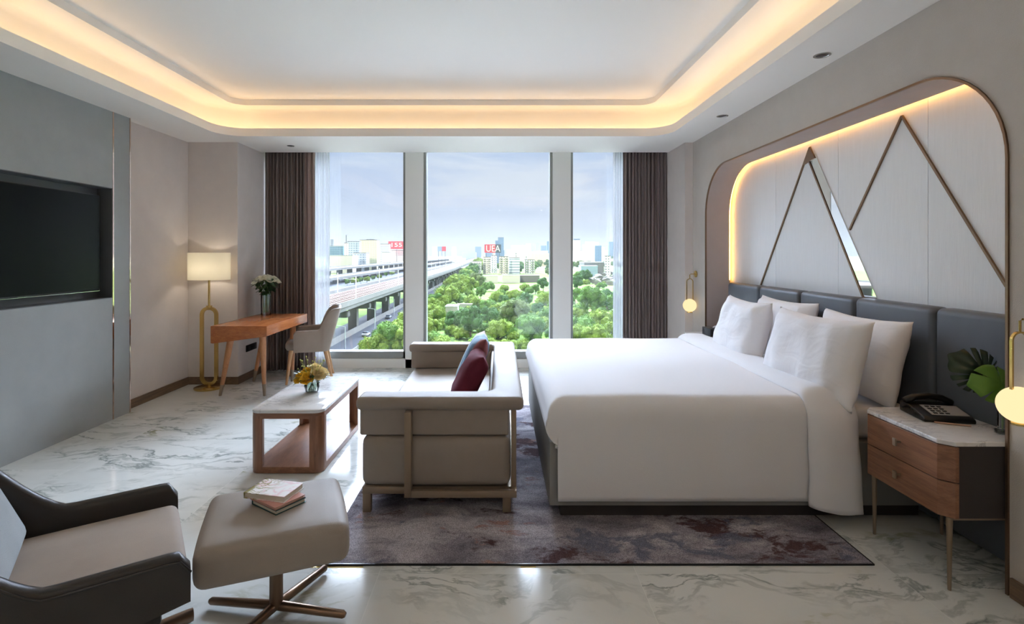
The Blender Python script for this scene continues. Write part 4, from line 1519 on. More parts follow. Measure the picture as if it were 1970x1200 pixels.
leaf_part('leaf', 0.165, 2, 9, M['leaf_bright'], (2.252, 2.33, 0.872), basis((-0.85, 0.05, -0.05), (-0.25, -0.9, 0.3)))
for pts in (((VX, VY, NZ + 0.02), (VX + 0.004, VY + 0.01, 0.80), (2.25, 2.39, 0.86), (2.235, 2.40, 0.895)), ((VX, VY, NZ + 0.03), (VX + 0.006, VY - 0.004, 0.78), (VX - 0.004, VY, 0.87), (2.252, 2.33, 0.872))):
    bm = B(); tube(bm, pts, 0.0032, 8); obj('stalk', bm, M['stem'], t)

# ================================================================== WALL SCONCES
def sconce(label, y, dz):
    zt = 1.233 + dz
    x = 2.10
    t = thing('wall_sconce', label, 'wall lamp', (XR, y, zt), 0, 'globe wall lamps beside the bed')
    bm = B(); 
    lathe(bm, [(0.036, 0.0), (0.036, 0.012), (0.032, 0.015)], (0, 0, 0), 28)
    bmesh.ops.transform(bm, matrix=Matrix.Translation((XR, y, zt)) @ Matrix.Rotation(R(-90), 4, 'Y'), verts=bm.verts)
    obj('wall_plate', bm, M['brass'], t)
    bm = B(); tube(bm, [(XR - 0.012, y, zt), (x + 0.01, y, zt), (x, y, zt - 0.006), (x, y, zt - 0.055)], 0.0045, 10); obj('arm', bm, M['brass'], t)
    bm = B()
    pts = []
    w, z0, z1 = 0.034, zt - 0.41, zt - 0.052
    for i in range(13):
        a = R(180 * i / 12); pts.append((x + math.cos(a) * w, y, z1 - w + math.sin(a) * w))
    for i in range(13):
        a = R(180 + 180 * i / 12); pts.append((x + math.cos(a) * w, y, z0 + w + math.sin(a) * w))
    bar(bm, pts, 0.007, 0.012, up=(0, 1, 0), closed=True); obj('hoop', bm, M['brass'], t, angle=50)
    bm = B(); sphere(bm, (x - 0.002, y, zt - 0.345), 0.072, 32, 20); obj('globe', bm, M['globe'], t, angle=180)
    bm = B(); lathe(bm, [(0.030, 0), (0.030, 0.008), (0.02, 0.012)], (x, y, zt - 0.425), 20); obj('globe_cup', bm, M['brass'], t)
sconce('brass wall lamp with a glowing white globe beyond the bed', 5.72, 0.0)
sconce('brass wall lamp with a glowing white globe above the near nightstand', 2.095, -0.045)

# ================================================================== FLOWERS
def rose(bm, c, r, seed, tilt=(0, 0), op=1.0):
    rnd = random.Random(seed)
    t_ = B()
    for layer, (k, rr, open_, h) in enumerate(((3, 0.28, 0.05, 0.62), (4, 0.5, 0.18, 0.58), (5, 0.75, 0.40, 0.48), (6, 0.98, 0.72, 0.34))):
        for i in range(k):
            a0 = 2 * math.pi * (i + 0.37 * layer) / k + rnd.uniform(-0.15, 0.15)
            open_ = open_ * op if i == 0 else open_
            def f(u, v):
                a = a0 + (u - 0.5) * 2.2 * math.pi / k * 1.25
                w = 1 - (2 * u - 1) ** 2 * 0.35
                rad_ = rr * r * (0.30 + 0.70 * v ** 0.6) * (1 + open_ * 0.25 * v)
                z = -0.45 * r + (h + 0.45) * r * v * w - open_ * r * 0.35 * v ** 3
                return Vector((math.cos(a) * rad_, math.sin(a) * rad_, z))
            grid(t_, f, 5, 5)
    merge(bm, t_, Matrix.Translation(Vector(c)) @ Matrix.Rotation(tilt[0], 4, 'X') @ Matrix.Rotation(tilt[1], 4, 'Y'))
def leaflet(bm, p, d, L, w):
    d = Vector(d).normalized()
    s = d.cross(Vector((0, 0, 1)))
    s = s.normalized() if s.length > 0.01 else Vector((1, 0, 0))
    up = s.cross(d)
    def f(u, v):
        k = math.sin(math.pi * min(1, u * 0.96 + 0.02)) ** 0.8
        return Vector(p) + d * L * u + s * (v - 0.5) * w * k + up * (-0.25 * L * u * u + 0.12 * w * abs(v - 0.5))
    grid(bm, f, 6, 2)

# white roses on the desk
VX, VY, VZ = -2.69, 6.0, 0.75
t = thing('rose_vase', 'tall glass vase of cream white roses on the writing desk', 'flower vase', (VX, VY, VZ))
bm = B(); lathe(bm, [(0.052, 0.0), (0.056, 0.01), (0.058, 0.27), (0.054, 0.27), (0.051, 0.02), (0.001, 0.016)], (VX, VY, VZ), 28, cap=False); obj('vase', bm, M['vase'], t)
bm = B(); lathe(bm, [(0.049, 0.02), (0.050, 0.14)], (VX, VY, VZ), 24); obj('water', bm, M['water'], t)
rnd = random.Random(4)
heads = []
for i in range(22):
    a = i * 2.39996
    rr = 0.135 * math.sqrt((i + 0.5) / 22)
    p = Vector((VX + math.cos(a) * rr, VY + math.sin(a) * rr, VZ + 0.455 - rr * rr * 4.2 + rnd.uniform(-0.01, 0.01)))
    heads.append(p)
    bm = B(); rose(bm, p, 0.037, i, (-math.sin(a) * rr * 3.0, math.cos(a) * rr * 3.0), 0.45); obj('rose', bm, M['rose_w'], t, angle=180)
bm = B()
for p in heads:
    tube(bm, [(VX + (p.x - VX) * 0.2, VY + (p.y - VY) * 0.2, VZ + 0.03), (VX + (p.x - VX) * 0.25, VY + (p.y - VY) * 0.25, VZ + 0.25), p - Vector((0, 0, 0.02))], 0.0028, 5)
obj('stems', bm, M['stem'], t)['kind'] = 'stuff'
bm = B()
for i in range(170):
    a = rnd.uniform(0, 6.283); rr = rnd.uniform(0.02, 0.13); z = rnd.uniform(0.26, 0.42)
    rr *= min(1, (z - 0.18) / 0.16)
    leaflet(bm, (VX + math.cos(a) * rr, VY + math.sin(a) * rr, VZ + z), (math.cos(a + rnd.uniform(-1, 1)), math.sin(a + rnd.uniform(-1, 1)), rnd.uniform(-0.6, 0.5)), 0.06, 0.034)
obj('foliage', bm, M['leaf'], t, angle=180)['kind'] = 'stuff'

# mixed posy on the coffee table
VX, VY, VZ = -1.395, 3.88, 0.422
t = thing('flower_bowl', 'small glass bowl of yellow and pale roses on the coffee table', 'flower vase', (VX, VY, VZ))
bm = B(); lathe(bm, [(0.038, 0.0), (0.050, 0.012), (0.055, 0.045), (0.046, 0.10), (0.043, 0.10), (0.051, 0.045), (0.045, 0.014), (0.001, 0.01)], (VX, VY, VZ), 28, cap=False); obj('vase', bm, M['vase'], t)
bm = B(); lathe(bm, [(0.044, 0.014), (0.050, 0.045), (0.049, 0.06)], (VX, VY, VZ), 24); obj('water', bm, M['water'], t)
for i, (dx, dy, dz, r, m_) in enumerate(((-0.012, -0.075, 0.125, 0.050, 'rose_y'), (-0.080, -0.045, 0.120, 0.045, 'rose_y'), (-0.055, 0.03, 0.155, 0.040, 'rose_y'), (0.060, -0.035, 0.150, 0.052, 'rose_c'),
                                         (0.015, 0.02, 0.185, 0.050, 'rose_c'), (0.07, 0.06, 0.14, 0.045, 'rose_c'), (-0.01, 0.08, 0.14, 0.04, 'rose_y'))):
    bm = B(); rose(bm, (VX + dx, VY + dy, VZ + dz), r, 40 + i, (-dy * 7 if dy > 0 else 0.75, dx * 7)); obj('rose', bm, M[m_], t, angle=180)
bm = B()
for i in range(90):
    a = rnd.uniform(0, 6.283); rr = rnd.uniform(0.02, 0.10)
    leaflet(bm, (VX + math.cos(a) * rr, VY + math.sin(a) * rr, VZ + rnd.uniform(0.08, 0.15)), (math.cos(a), math.sin(a), rnd.uniform(-0.3, 0.8)), 0.045, 0.02)
for i in range(9):
    a = i * 0.7
    tube(bm, [(VX + math.cos(a) * 0.025, VY + math.sin(a) * 0.025, VZ + 0.02), (VX - math.cos(a) * 0.02, VY - math.sin(a) * 0.02, VZ + 0.11)], 0.0025, 5)
obj('foliage', bm, M['leaf'], t, angle=180)['kind'] = 'stuff'
bm = B()
for i in range(26):
    a = rnd.uniform(0, 6.283); rr = rnd.uniform(0.03, 0.12)
    top = Vector((VX + math.cos(a) * rr, VY + math.sin(a) * rr, VZ + rnd.uniform(0.17, 0.25)))
    tube(bm, [(VX + math.cos(a) * 0.02, VY + math.sin(a) * 0.02, VZ + 0.10), top], 0.0009, 4)
    sphere(bm, top, 0.0055, 6, 5)
obj('filler_buds', bm, pbr('bud_green', (190, 196, 110), 0.6), t)['kind'] = 'stuff'
# ================================================================== OUTSIDE
GZ = -25.0
HG = 1.45 - GZ
def G(px, py):
    """a point on the ground below, from its bearing"""
    D = HG * 1000.0 / (py - 489.0)
    return ((px - 960.0) * D / 1000.0, D)

def ground_mat():
    m, t, out = make_mat('ground_green')
    tc = t.n('ShaderNodeTexCoord')
    p = tc.outputs['Object']
    a = t.noise(p, 0.035, 8.0, 0.65)
    b_ = t.noise(p, 0.5, 5.0, 0.7)
    c = t.ramp(a, [(0.35, lin((66, 90, 36))), (0.5, lin((92, 118, 44))), (0.66, lin((112, 134, 58)))])
    c = t.mix(0.5, c, t.ramp(b_, [(0.3, (0.04, 0.05, 0.03, 1)), (0.7, (0.75, 0.8, 0.7, 1))]), 'OVERLAY')
    sp = t.n('ShaderNodeSeparateXYZ', None, Vector=p)
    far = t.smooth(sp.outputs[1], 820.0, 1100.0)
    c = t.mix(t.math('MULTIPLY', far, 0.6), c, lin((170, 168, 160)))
    b = t.n('ShaderNodeBsdfPrincipled', None, Base_Color=c, Roughness=0.95)
    b.inputs['Specular IOR Level'].default_value = 0.1
    t.put(out.inputs['Surface'], b.outputs[0])
    return m
bm = B()
grid(bm, lambda u, v: Vector((-4500 + 9000 * u, 12 + 6500 * v, GZ)), 4, 4)
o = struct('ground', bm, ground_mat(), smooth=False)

# air haze over the city
m, tt, out = make_mat('city_haze')
vs_ = tt.n('ShaderNodeVolumeScatter', None, Color=(0.94, 0.97, 1.0, 1), Density=0.000050, Anisotropy=0.0)
va_ = tt.n('ShaderNodeVolumeAbsorption', None, Color=(0.0, 0.0, 0.0, 1), Density=0.00012)
ad_ = tt.n('ShaderNodeAddShader', None, _0=vs_.outputs[0], _1=va_.outputs[0])
tt.put(out.inputs['Volume'], ad_.outputs[0])
m.cycles.homogeneous_volume = True
bm = B(); box(bm, -4400, 4400, 30, 6400, GZ - 5, 130)
o = obj('haze', bm, m, smooth=False)
tag(o, 'thin summer haze over the distant city', 'haze', kind='stuff')

def facade(name, wall, win, px=3.2, pz=3.2, fx=0.55, fz=0.5, bands=False):
    m, t, out = make_mat(name)
    tc = t.n('ShaderNodeTexCoord')
    sp = t.n('ShaderNodeSeparateXYZ', None, Vector=tc.outputs['Object'])
    h = t.math('ADD', sp.outputs[0], sp.outputs[1])
    fz_ = t.math('FRACT', t.math('DIVIDE', sp.outputs[2], pz))
    mz = t.math('MULTIPLY', t.math('GREATER_THAN', fz_, 0.5 - fz / 2), t.math('LESS_THAN', fz_, 0.5 + fz / 2))
    if bands:
        mk = mz
    else:
        fx_ = t.math('FRACT', t.math('DIVIDE', h, px))
        mk = t.math('MULTIPLY', mz, t.math('LESS_THAN', fx_, fx))
    geo = t.n('ShaderNodeNewGeometry')
    nz_ = t.n('ShaderNodeSeparateXYZ', None, Vector=geo.outputs['Normal'])
    mk = t.math('MULTIPLY', mk, t.math('LESS_THAN', nz_.outputs[2], 0.5))
    c = t.mix(mk, lin(wall), lin(win))
    b = t.n('ShaderNodeBsdfPrincipled', None, Base_Color=c, Roughness=0.8)
    b.inputs['Specular IOR Level'].default_value = 0.15
    t.put(out.inputs['Surface'], b.outputs[0])
    return m
FC = {
    'white': facade('facade_white', (240, 236, 232), (138, 142, 150)),
    'pinkwhite': facade('facade_pinkish', (240, 226, 218), (148, 140, 144), 3.6, 3.0, 0.42, 0.40),
    'cream': facade('facade_cream', (224, 214, 184), (186, 170, 136), 2.6, 3.0, 0.42, 0.8),
    'grey': facade('facade_grey', (176, 182, 188), (120, 134, 146), 4, 3.4, 0.7, 0.5),
    'bands': facade('facade_banded', (224, 228, 232), (148, 158, 170), 4, 3.6, 0.7, 0.42, True),
    'glass': facade('facade_blue_glass', (104, 132, 152), (78, 106, 130), 3, 3.6, 0.8, 0.7),
    'dark': facade('facade_dark', (120, 124, 128), (84, 90, 98), 4, 4, 0.6, 0.6),
}
M['concrete'] = pbr('concrete', (116, 114, 110), 0.85, spec=0.08, var=0.08, vscale=0.4)
M['concrete_d'] = pbr('concrete_weathered', (100, 100, 96), 0.9, spec=0.08, var=0.12, vscale=0.3)
M['asphalt'] = pbr('asphalt', (66, 68, 74), 0.9, spec=0.08, var=0.06, vscale=0.3)
M['ballast'] = pbr('track_bed', (92, 84, 76), 0.95, spec=0.08, var=0.08, vscale=0.8)
M['pale_wall'] = pbr('pale_render', (214, 208, 200), 0.8, spec=0.1)
M['rail'] = pbr('rail_rust', (104, 66, 54), 0.5, 0.4)
M['pole'] = pbr('pole_white', (226, 230, 232), 0.5)
M['roof_w'] = pbr('roof_sheet_white', (150, 150, 148), 0.6, spec=0.08, var=0.05, vscale=0.2)
M['roof_b'] = pbr('roof_sheet_blue', (146, 168, 190), 0.6, spec=0.08)
M['bb_red'] = pbr('billboard_red', (206, 44, 56), 0.6)
M['bb_white'] = pbr('billboard_white', (236, 232, 230), 0.6)
M['bb_dark'] = pbr('billboard_frame', (52, 62, 74), 0.7)
M['crown1'] = pbr('foliage_mid', (86, 118, 54), 0.9, var=0.35, vscale=1.1, spec=0.1)
M['crown2'] = pbr('foliage_yellow', (108, 130, 52), 0.9, var=0.3, vscale=1.1, spec=0.1)
M['crown3'] = pbr('foliage_dark', (68, 100, 56), 0.9, var=0.35, vscale=1.1, spec=0.1)
M['crown4'] = pbr('foliage_olive', (98, 114, 70), 0.9, var=0.3, vscale=1.1, spec=0.1)
M['trunk'] = pbr('bark', (92, 80, 68), 0.9)

# ---- trees: four grown shapes, copied
def crown_mesh(seed, w, h, n=16, leaves=2600):
    rnd = random.Random(seed)
    bm = B()
    blobs = []
    for i in range(n):
        a = rnd.uniform(0, 6.283); rr = w * 0.34 * math.sqrt(rnd.random())
        z = h * rnd.uniform(0.30, 0.78)
        k = 1 - abs(z / h - 0.5) * 0.8
        c = Vector((math.cos(a) * rr * k, math.sin(a) * rr * k, z))
        r = w * rnd.uniform(0.10, 0.18)
        blobs.append((c, r))
        t_ = B()
        bmesh.ops.create_icosphere(t_, subdivisions=2, radius=r * 0.86)
        for v in t_.verts:
            v.co *= 1 + 0.35 * noise.noise(v.co * (2.2 / r) + Vector((seed * 3.1 + i, 0, 0)))
        merge(bm, t_, Matrix.Translation(c))
    for i in range(leaves):
        c, r = blobs[rnd.randrange(n)]
        d = Vector((rnd.gauss(0, 1), rnd.gauss(0, 1), rnd.gauss(0.25, 1))).normalized()
        p = c + d * r * rnd.uniform(0.85, 1.12)
        s = w * rnd.uniform(0.010, 0.022)
        a = Vector((rnd.gauss(0, 1), rnd.gauss(0, 1), rnd.gauss(0, 1))).normalized()
        b = d.cross(a).normalized(); a = (a + d * 0.3).normalized()
        vs = [bm.verts.new(p + a * s * x + b * s * y) for x, y in ((-1, -0.6), (1, -0.6), (1, 0.6), (-1, 0.6))]
        bm.faces.new(vs)
    return bm
PROTO = []
def tree_proto(i, w, h, crown, bush=False):
    root = bpy.data.objects.new('tree', None)
    COL.objects.link(root)
    o1 = obj('crown', crown_mesh(i, w, h, 24 + i, 4200), M[crown], root, smooth=False, world=False)
    o2 = None
    if not bush:
        bm = B()
        tube(bm, [(0, 0, -0.3), (0.1, 0, h * 0.2), (0, 0.1, h * 0.5)], [w * 0.035, w * 0.025, w * 0.012], 7)
        o2 = obj('trunk', bm, M['trunk'], root, world=False)
    PROTO.append((root, o1, o2, w, h))
tree_proto(1, 9, 9, 'crown1')
tree_proto(2, 9, 7, 'crown2')
tree_proto(3, 9, 10, 'crown3')
tree_proto(4, 9, 8, 'crown4')
tree_proto(5, 8, 4.2, 'crown2', True)
tree_proto(6, 8, 4.6, 'crown1', True)
used = [False] * 6
def put_tree(k, x, y, s, rz, label, group, name=None):
    root, a, b, w, h = PROTO[k]
    if used[k]:
        r = root.copy(); COL.objects.link(r)
        for ch in (a, b):
            if ch is not None:
                c = ch.copy(); COL.objects.link(c); c.parent = r
    else:
        r = root; used[k] = True
    if k >= 4: r.name = 'bush'
    r.location = (x, y, GZ)
    r.scale = (s, s, s * 1.0)
    r.rotation_euler = (0, 0, rz)
    r['label'] = label; r['category'] = 'bush' if k >= 4 else 'tree'; r['group'] = group
    return r
rt = random.Random(77)
kinds_l = ['mid green leafy tree on the overgrown plot below the window', 'yellow green spreading tree on the overgrown plot below the window', 'dark green dense tree on the overgrown plot below the window',
           'olive green tree on the overgrown plot below the window', 'low yellow green thicket on the overgrown plot', 'low mid green thicket on the overgrown plot']
kinds_g = ['mid green trees on the plot', 'yellow green trees on the plot', 'dark green trees on the plot', 'olive trees on the plot', 'yellow green thickets on the plot', 'mid green thickets on the plot']
def T(k, px, py, hpx, label=None, group=None):
    x, D = G(px, py)
    h = hpx * D / 1000.0
    if -76 < x < -33 and D > 215: x = -32.5 + rt.uniform(0, 3)
    put_tree(k, x, D, h / PROTO[k][4], rt.uniform(0, 6.28), label or kinds_l[k], group or kinds_g[k])
# single ones that stand out
T(2, 905, 652, 72, 'big dark green tree in front of the white hut', 'large trees near the window')
T(2, 872, 642, 50, 'dark green tree at the left edge of the white hut', 'large trees near the window')
T(2, 940, 636, 52, 'dark green tree just right of the white hut', 'large trees near the window')
T(0, 1024, 668, 66, 'large leafy green tree at the lower right of the middle window', 'large trees near the window')
T(3, 990, 632, 60, 'pale olive tree left of the big leafy tree in the middle window', 'large trees near the window')
T(2, 1012, 596, 38, 'dark tree standing in the light meadow of the middle window', 'large trees near the window')
T(0, 1140, 612, 68, 'large round green tree in the right window', 'large trees near the window')
T(0, 750, 690, 78, 'bright green tree beside the road at the foot of the left window', 'large trees near the window')
T(1, 722, 694, 56, 'small yellow green tree at the roadside, lower left window', 'large trees near the window')
T(1, 775, 690, 70, 'yellow green tree behind the mullion beside the road', 'large trees near the window')
for px, py, h, k in ((835, 622, 40, 1), (826, 652, 45, 1), (848, 600, 34, 1), (862, 585, 34, 4), (880, 572, 34, 1), (900, 566, 38, 1), (918, 558, 36, 3), (890, 556, 30, 1), (840, 575, 30, 0), (856, 562, 34, 1),
                     (925, 575, 26, 0), (910, 590, 22, 4), (940, 600, 24, 5), (955, 612, 30, 1), (968, 592, 28, 2), (975, 608, 30, 0), (1000, 618, 30, 3), (1035, 612, 34, 2), (1050, 628, 40, 0),
                     (1045, 560, 30, 2), (1030, 566, 22, 0), (1052, 590, 28, 4), (955, 580, 18, 4), (985, 575, 16, 4), (1010, 560, 14, 4), (970, 560, 12, 4), (940, 560, 18, 5),
                     (1110, 560, 34, 2), (1128, 545, 30, 2), (1106, 590, 40, 0), (1168, 600, 50, 2), (1185, 610, 50, 0), (1160, 640, 48, 1), (1120, 648, 40, 5), (1145, 660, 34, 4), (1185, 655, 44, 1), (1105, 655, 30, 4),
                     (1205, 640, 60, 0), (960, 650, 34, 4), (930, 668, 24, 5), (850, 672, 26, 4), (830, 668, 30, 5), (880, 676, 20, 4), (1046, 690, 30, 5), (985, 690, 14, 4),
                     (735, 662, 30, 5), (760, 650, 34, 4), (700, 690, 20, 5), (1080, 640, 60, 2), (1085, 600, 50, 0), (800, 640, 60, 1), (790, 610, 40, 1), (812, 600, 40, 0),
                     (868, 610, 24, 5), (1065, 660, 40, 0), (1015, 640, 34, 5)):
    T(k, px, py, h)
# dense thicket filling the plot
for i in range(230):
    py = 545 + 140 * rt.random() ** 1.3
    px = rt.uniform(815, 1215)
    x, D = G(px, py)
    if px < 1062 and 655 < py: 
        if rt.random() < 0.5: continue
    if 930 < px < 1062 and 545 < py < 566: continue
    if x < -37: continue
    T(rt.choice((4, 5, 4, 5, 4, 1)), px, py, 2400.0 / D * rt.uniform(1.0, 1.9))
# belts of trees further back
bl = ['dark tree in the belt behind the white apartment blocks', 'leafy tree in the belt around the white apartment blocks']
for i in range(95):
    py = rt.uniform(503, 548)
    px = rt.uniform(1000, 1220) if rt.random() < 0.75 else rt.uniform(890, 1060)
    if py > 527 and px < 1040: continue
    if py > 522 and px > 1125 and py < 545: continue
    k = rt.choice((0, 2, 2, 0, 3))
    T(k, px, py, rt.uniform(11, 20) * (0.75 + (py - 500) / 60), bl[1] if k != 2 else bl[0], 'trees round the apartment blocks')
for i in range(26):
    px = rt.uniform(850, 935)
    py = 560 - (px - 850) * 0.55 + rt.uniform(-4, 8)
    T(rt.choice((0, 2, 1)), px, py, rt.uniform(18, 30), 'leafy tree in the row along the right side of the railway viaduct', 'trees along the viaduct')
for px, py, h in ((640, 512, 22), (650, 511, 20), (662, 510, 18), (672, 510, 17), (668, 549, 14), (682, 547, 14), (694, 545, 13), (706, 543, 12), (718, 540, 11), (730, 537, 10), (742, 533, 10), (754, 530, 9), (730, 497, 9), (722, 498, 8), (710, 500, 8)):
    T(rt.choice((0, 1)), px, py, h, 'green tree between the two elevated roads, seen in the left window', 'trees between the roads')
for k in range(6):
    if not used[k]:
        for q in PROTO[k][:3]:
            if q is not None: bpy.data.objects.remove(q)

# ---- railway viaduct with tracks
VXr, VXl, VZt = -43.5, -62.0, GZ + 12.0
t = thing('railway_viaduct', 'long concrete railway viaduct with several tracks running to the horizon', 'viaduct', ((VXr + VXl) / 2, 90, GZ))
def curve_x(y): return -0.0 * y + (-(y - 500) * 0.02 if y > 500 else 0)
Yv = [70, 200, 350, 500, 700, 1000, 1500, 2200]
def sweep(bm, x, w, z, h):
    bar(bm, [(x + curve_x(y), y, z) for y in Yv], w, h)
bm = B(); sweep(bm, (VXr + VXl) / 2, VXr - VXl, VZt - 0.9, 1.4); sweep(bm, (VXr + VXl) / 2, (VXr - VXl) * 0.6, VZt - 2.1, 1.2); obj('deck', bm, M['concrete_d'], t, smooth=False)
bm = B(); sweep(bm, VXr, 0.4, VZt + 0.3, 1.6); sweep(bm, VXl, 0.4, VZt + 0.3, 1.4); obj('parapet', bm, M['concrete'], t, smooth=False)
bm = B(); sweep(bm, (VXr + VXl) / 2, 15.5, VZt - 0.12, 0.2); obj('track_bed', bm, M['ballast'], t, smooth=False)
for x in (-58.0, -54.3, -50.6, -47.0):
    bm = B(); sweep(bm, x - 0.75, 0.28, VZt + 0.15, 0.25); sweep(bm, x + 0.75, 0.28, VZt + 0.15, 0.25); obj('track', bm, M['rail'], t, smooth=False)
for i in range(22):
    y = 104 + i * 26
    bm = B(); box(bm, -52.5, -49.5, y - 1.3, y + 1.3, GZ, VZt - 4.5); box(bm, -60, -45, y - 1.5, y + 1.5, VZt - 4.5, VZt - 2.6, 0.5)
    obj('pier', bm, M['concrete_d'], t, smooth=False)
# catenary masts
for i in range(16):
    y = 128 + i * 34
    side = (-60.8, -44.6)[i % 2]
    t2 = thing('catenary_mast', 'slim white catenary mast on the railway viaduct', 'mast', (side, y, VZt), 0, 'catenary masts on the viaduct')
    bm = B(); tube(bm, [(side, y, VZt), (side, y, VZt + 7.5)], 0.16, 6); obj('pole', bm, M['pole'], t2)
    bm = B(); bar(bm, [(side, y, VZt + 6.6), (side + (4 if i % 2 == 0 else -4), y, VZt + 6.9)], 0.12, 0.12); obj('bracket', bm, M['pole'], t2)

# ---- road alongside
bm = B()
road = [(-58, -39, 60), (-58, -39.5, 300), (-60, -44, 500), (-66, -50, 900)]
v = []
for a, b, y in road:
    v.append((bm.verts.new((a, y, GZ + 0.06)), bm.verts.new((b, y, GZ + 0.06))))
for p, q in zip(v, v[1:]):
    bm.faces.new((p[0], p[1], q[1], q[0]))
struct('road', bm, M['asphalt'], smooth=False)
bm = B(); bar(bm, [(-39.3, 60, GZ + 0.4), (-39.8, 300, GZ + 0.4), (-44.3, 500, GZ + 0.4)], 0.4, 0.9); bar(bm, [(-48.3, 60, GZ + 0.9), (-48.3, 300, GZ + 0.9), (-50, 500, GZ + .9)], 0.6, 1.8)
struct('road_barrier', bm, M['concrete'], smooth=False)
def car(x, y, rz, mat, label, group, s=1.0):
    t = thing('car', label, 'car', (x, y, GZ + 0.06), rz, group)
    bm = B(); prism(bm, [(-2.1, 0.35), (2.1, 0.35), (2.15, 0.75), (1.3, 0.95), (-1.9, 1.0), (-2.15, 0.8)], 1, -0.88, 0.88, 0.08); obj('body', bm, mat, t, world=False)
    bm = B(); prism(bm, [(-1.6, 0.96), (1.1, 0.94), (0.45, 1.45), (-1.1, 1.48)], 1, -0.78, 0.78, 0.06); obj('cabin', bm, M['bb_dark'], t, world=False)
    for wx in (-1.3, 1.35):
        for wy in (-0.85, 0.85):
            bm = B(); tube(bm, [(wx, wy - 0.1, 0.32), (wx, wy + 0.1, 0.32)], 0.32, 12); obj('wheel', bm, M['black'], t, world=False)
    return t
cw = pbr('car_white', (226, 228, 230), 0.3); cs = pbr('car_silver', (160, 164, 170), 0.3, 0.4); cd = pbr('car_dark', (52, 56, 66), 0.3)
for x, y, m_, l in ((-43.0, 168, cw, 'white car on the road below, nearest to the window'), (-45.5, 214, cs, 'silver car on the road behind the white one'), (-42.5, 246, cd, 'dark car on the road beyond the silver one'),
                    (-45.5, 290, cw, 'small white car far along the road beside the viaduct')):
    car(x, y, R(90), m_, l, 'cars on the road below')
# lamp posts on the road edge
for i, (px, py, h, lab) in enumerate(((664, 672, 44, 'white street lamp closest to the window, left of the road'), (721, 640, 46, 'white street lamp second nearest along the road'), (758, 608, 33, 'white street lamp third nearest along the road'),
                                    (822, 568, 22, 'white street lamp seen at the left edge of the middle window'), (835, 560, 18, 'small white street lamp next along in the middle window'), (845, 554, 16, 'tiny white street lamp further along in the middle window'), (868, 545, 13, 'farthest visible white street lamp by the trees'))):
    x, D = G(px, py); hh = h * D / 1000
    t = thing('street_lamp', lab, 'street lamp', (x, D, GZ), 0, 'street lamps along the road')
    bm = B(); tube(bm, [(x, D, GZ), (x, D, GZ + hh)], [0.17, 0.1], 8); obj('pole', bm, M['pole'], t)
    bm = B(); tube(bm, [(x, D, GZ + hh - 0.1), (x - 1.6, D, GZ + hh + 0.2)], 0.07, 6); box(bm, x - 2.3, x - 1.5, D - 0.16, D + 0.16, GZ + hh + 0.12, GZ + hh + 0.26, 0.03); obj('lamp_head', bm, M['pole'], t)

# ---- elevated highway further left
def hwy(name, label, x0, x1, z, ya, yb, step, hh=1.2):
    t = thing(name, label, 'highway', ((x0 + x1) / 2, ya, GZ))
    Y = [ya, (ya + yb) / 2, yb]
    bm = B(); bar(bm, [((x0 + x1) / 2, y, z - 0.7) for y in Y], x1 - x0, 1.4); obj('deck', bm, M['concrete'], t, smooth=False)
    bm = B(); bar(bm, [(x0, y, z + 0.4) for y in Y], 0.4, hh); bar(bm, [(x1, y, z + 0.4) for y in Y], 0.4, hh); obj('parapet', bm, M['concrete'], t, smooth=False)
    y = ya + 10
    n = 0
    while y < yb and n < 40:
        bm = B(); box(bm, (x0 + x1) / 2 - 3, (x0 + x1) / 2 + 3, y - 1.2, y + 1.2, GZ, z - 1.4); obj('pier', bm, M['concrete_d'], t, smooth=False)
        y += step; n += 1
    return t
hwy('elevated_highway', 'upper elevated highway seen beyond the railway on the left', -190, -166, GZ + 11.5, 250, 2200, 40)
hwy('elevated_highway', 'lower elevated highway in front of the upper one on the left', -160, -142, GZ + 5.5, 220, 1800, 36)
bm = B(); grid(bm, lambda u, v: Vector((-205 + 130 * u, 200 + 1400 * v, GZ + 0.05)), 1, 1)
struct('road_lower', bm, M['asphalt'], smooth=False)
n = 0
for i in range(46):
    y = 300 + (i // 2) * 15 + rt.uniform(-4, 4)
    x = (-96, -102, -108, -114, -90, -100)[i % 6] + rt.uniform(-1, 1)
    m_ = (cw, cd, cs, cd)[i % 4]
    lb = {cw: 'white', cd: 'dark', cs: 'silver'}[m_]
    car(x, y, R(90), m_, lb + ' vehicle in the busy lanes under the elevated highways', lb + ' vehicles under the highways')

# ---- buildings
def block(name, label, px0, px1, py_top, D, mat, depth=None, cat='building', roof=None, group=None, z0=None, extra=None):
    x0, x1 = (px0 - 960) * D / 1000, (px1 - 960) * D / 1000
    zt = 1.45 - (py_top - 489) * D / 1000
    d = depth or (x1 - x0) * 0.6
    t = thing(name, label, cat, ((x0 + x1) / 2, D, GZ), 0, group)
    w = x1 - x0; h = zt - GZ
    bm = B(); box(bm, -w / 2, w / 2, 0, d, 0, h); obj('walls', bm, mat, t, smooth=False, world=False)
    bm = B()
    box(bm, -w / 2 - .2, w / 2 + .2, -.2, d + .2, h, h + min(1.0, h * 0.04))
    obj('roof', bm, roof or M['concrete'], t, smooth=False, world=False)
    if extra:
        for nm, (a, b, c_, e_), m_ in extra:        # fractions of width and height above the roof
            bm = B(); box(bm, -w / 2 + a * w, -w / 2 + b * w, d * 0.2, d * 0.7, h + c_ * h, h + e_ * h); obj(nm, bm, m_, t, smooth=False, world=False)
    return t
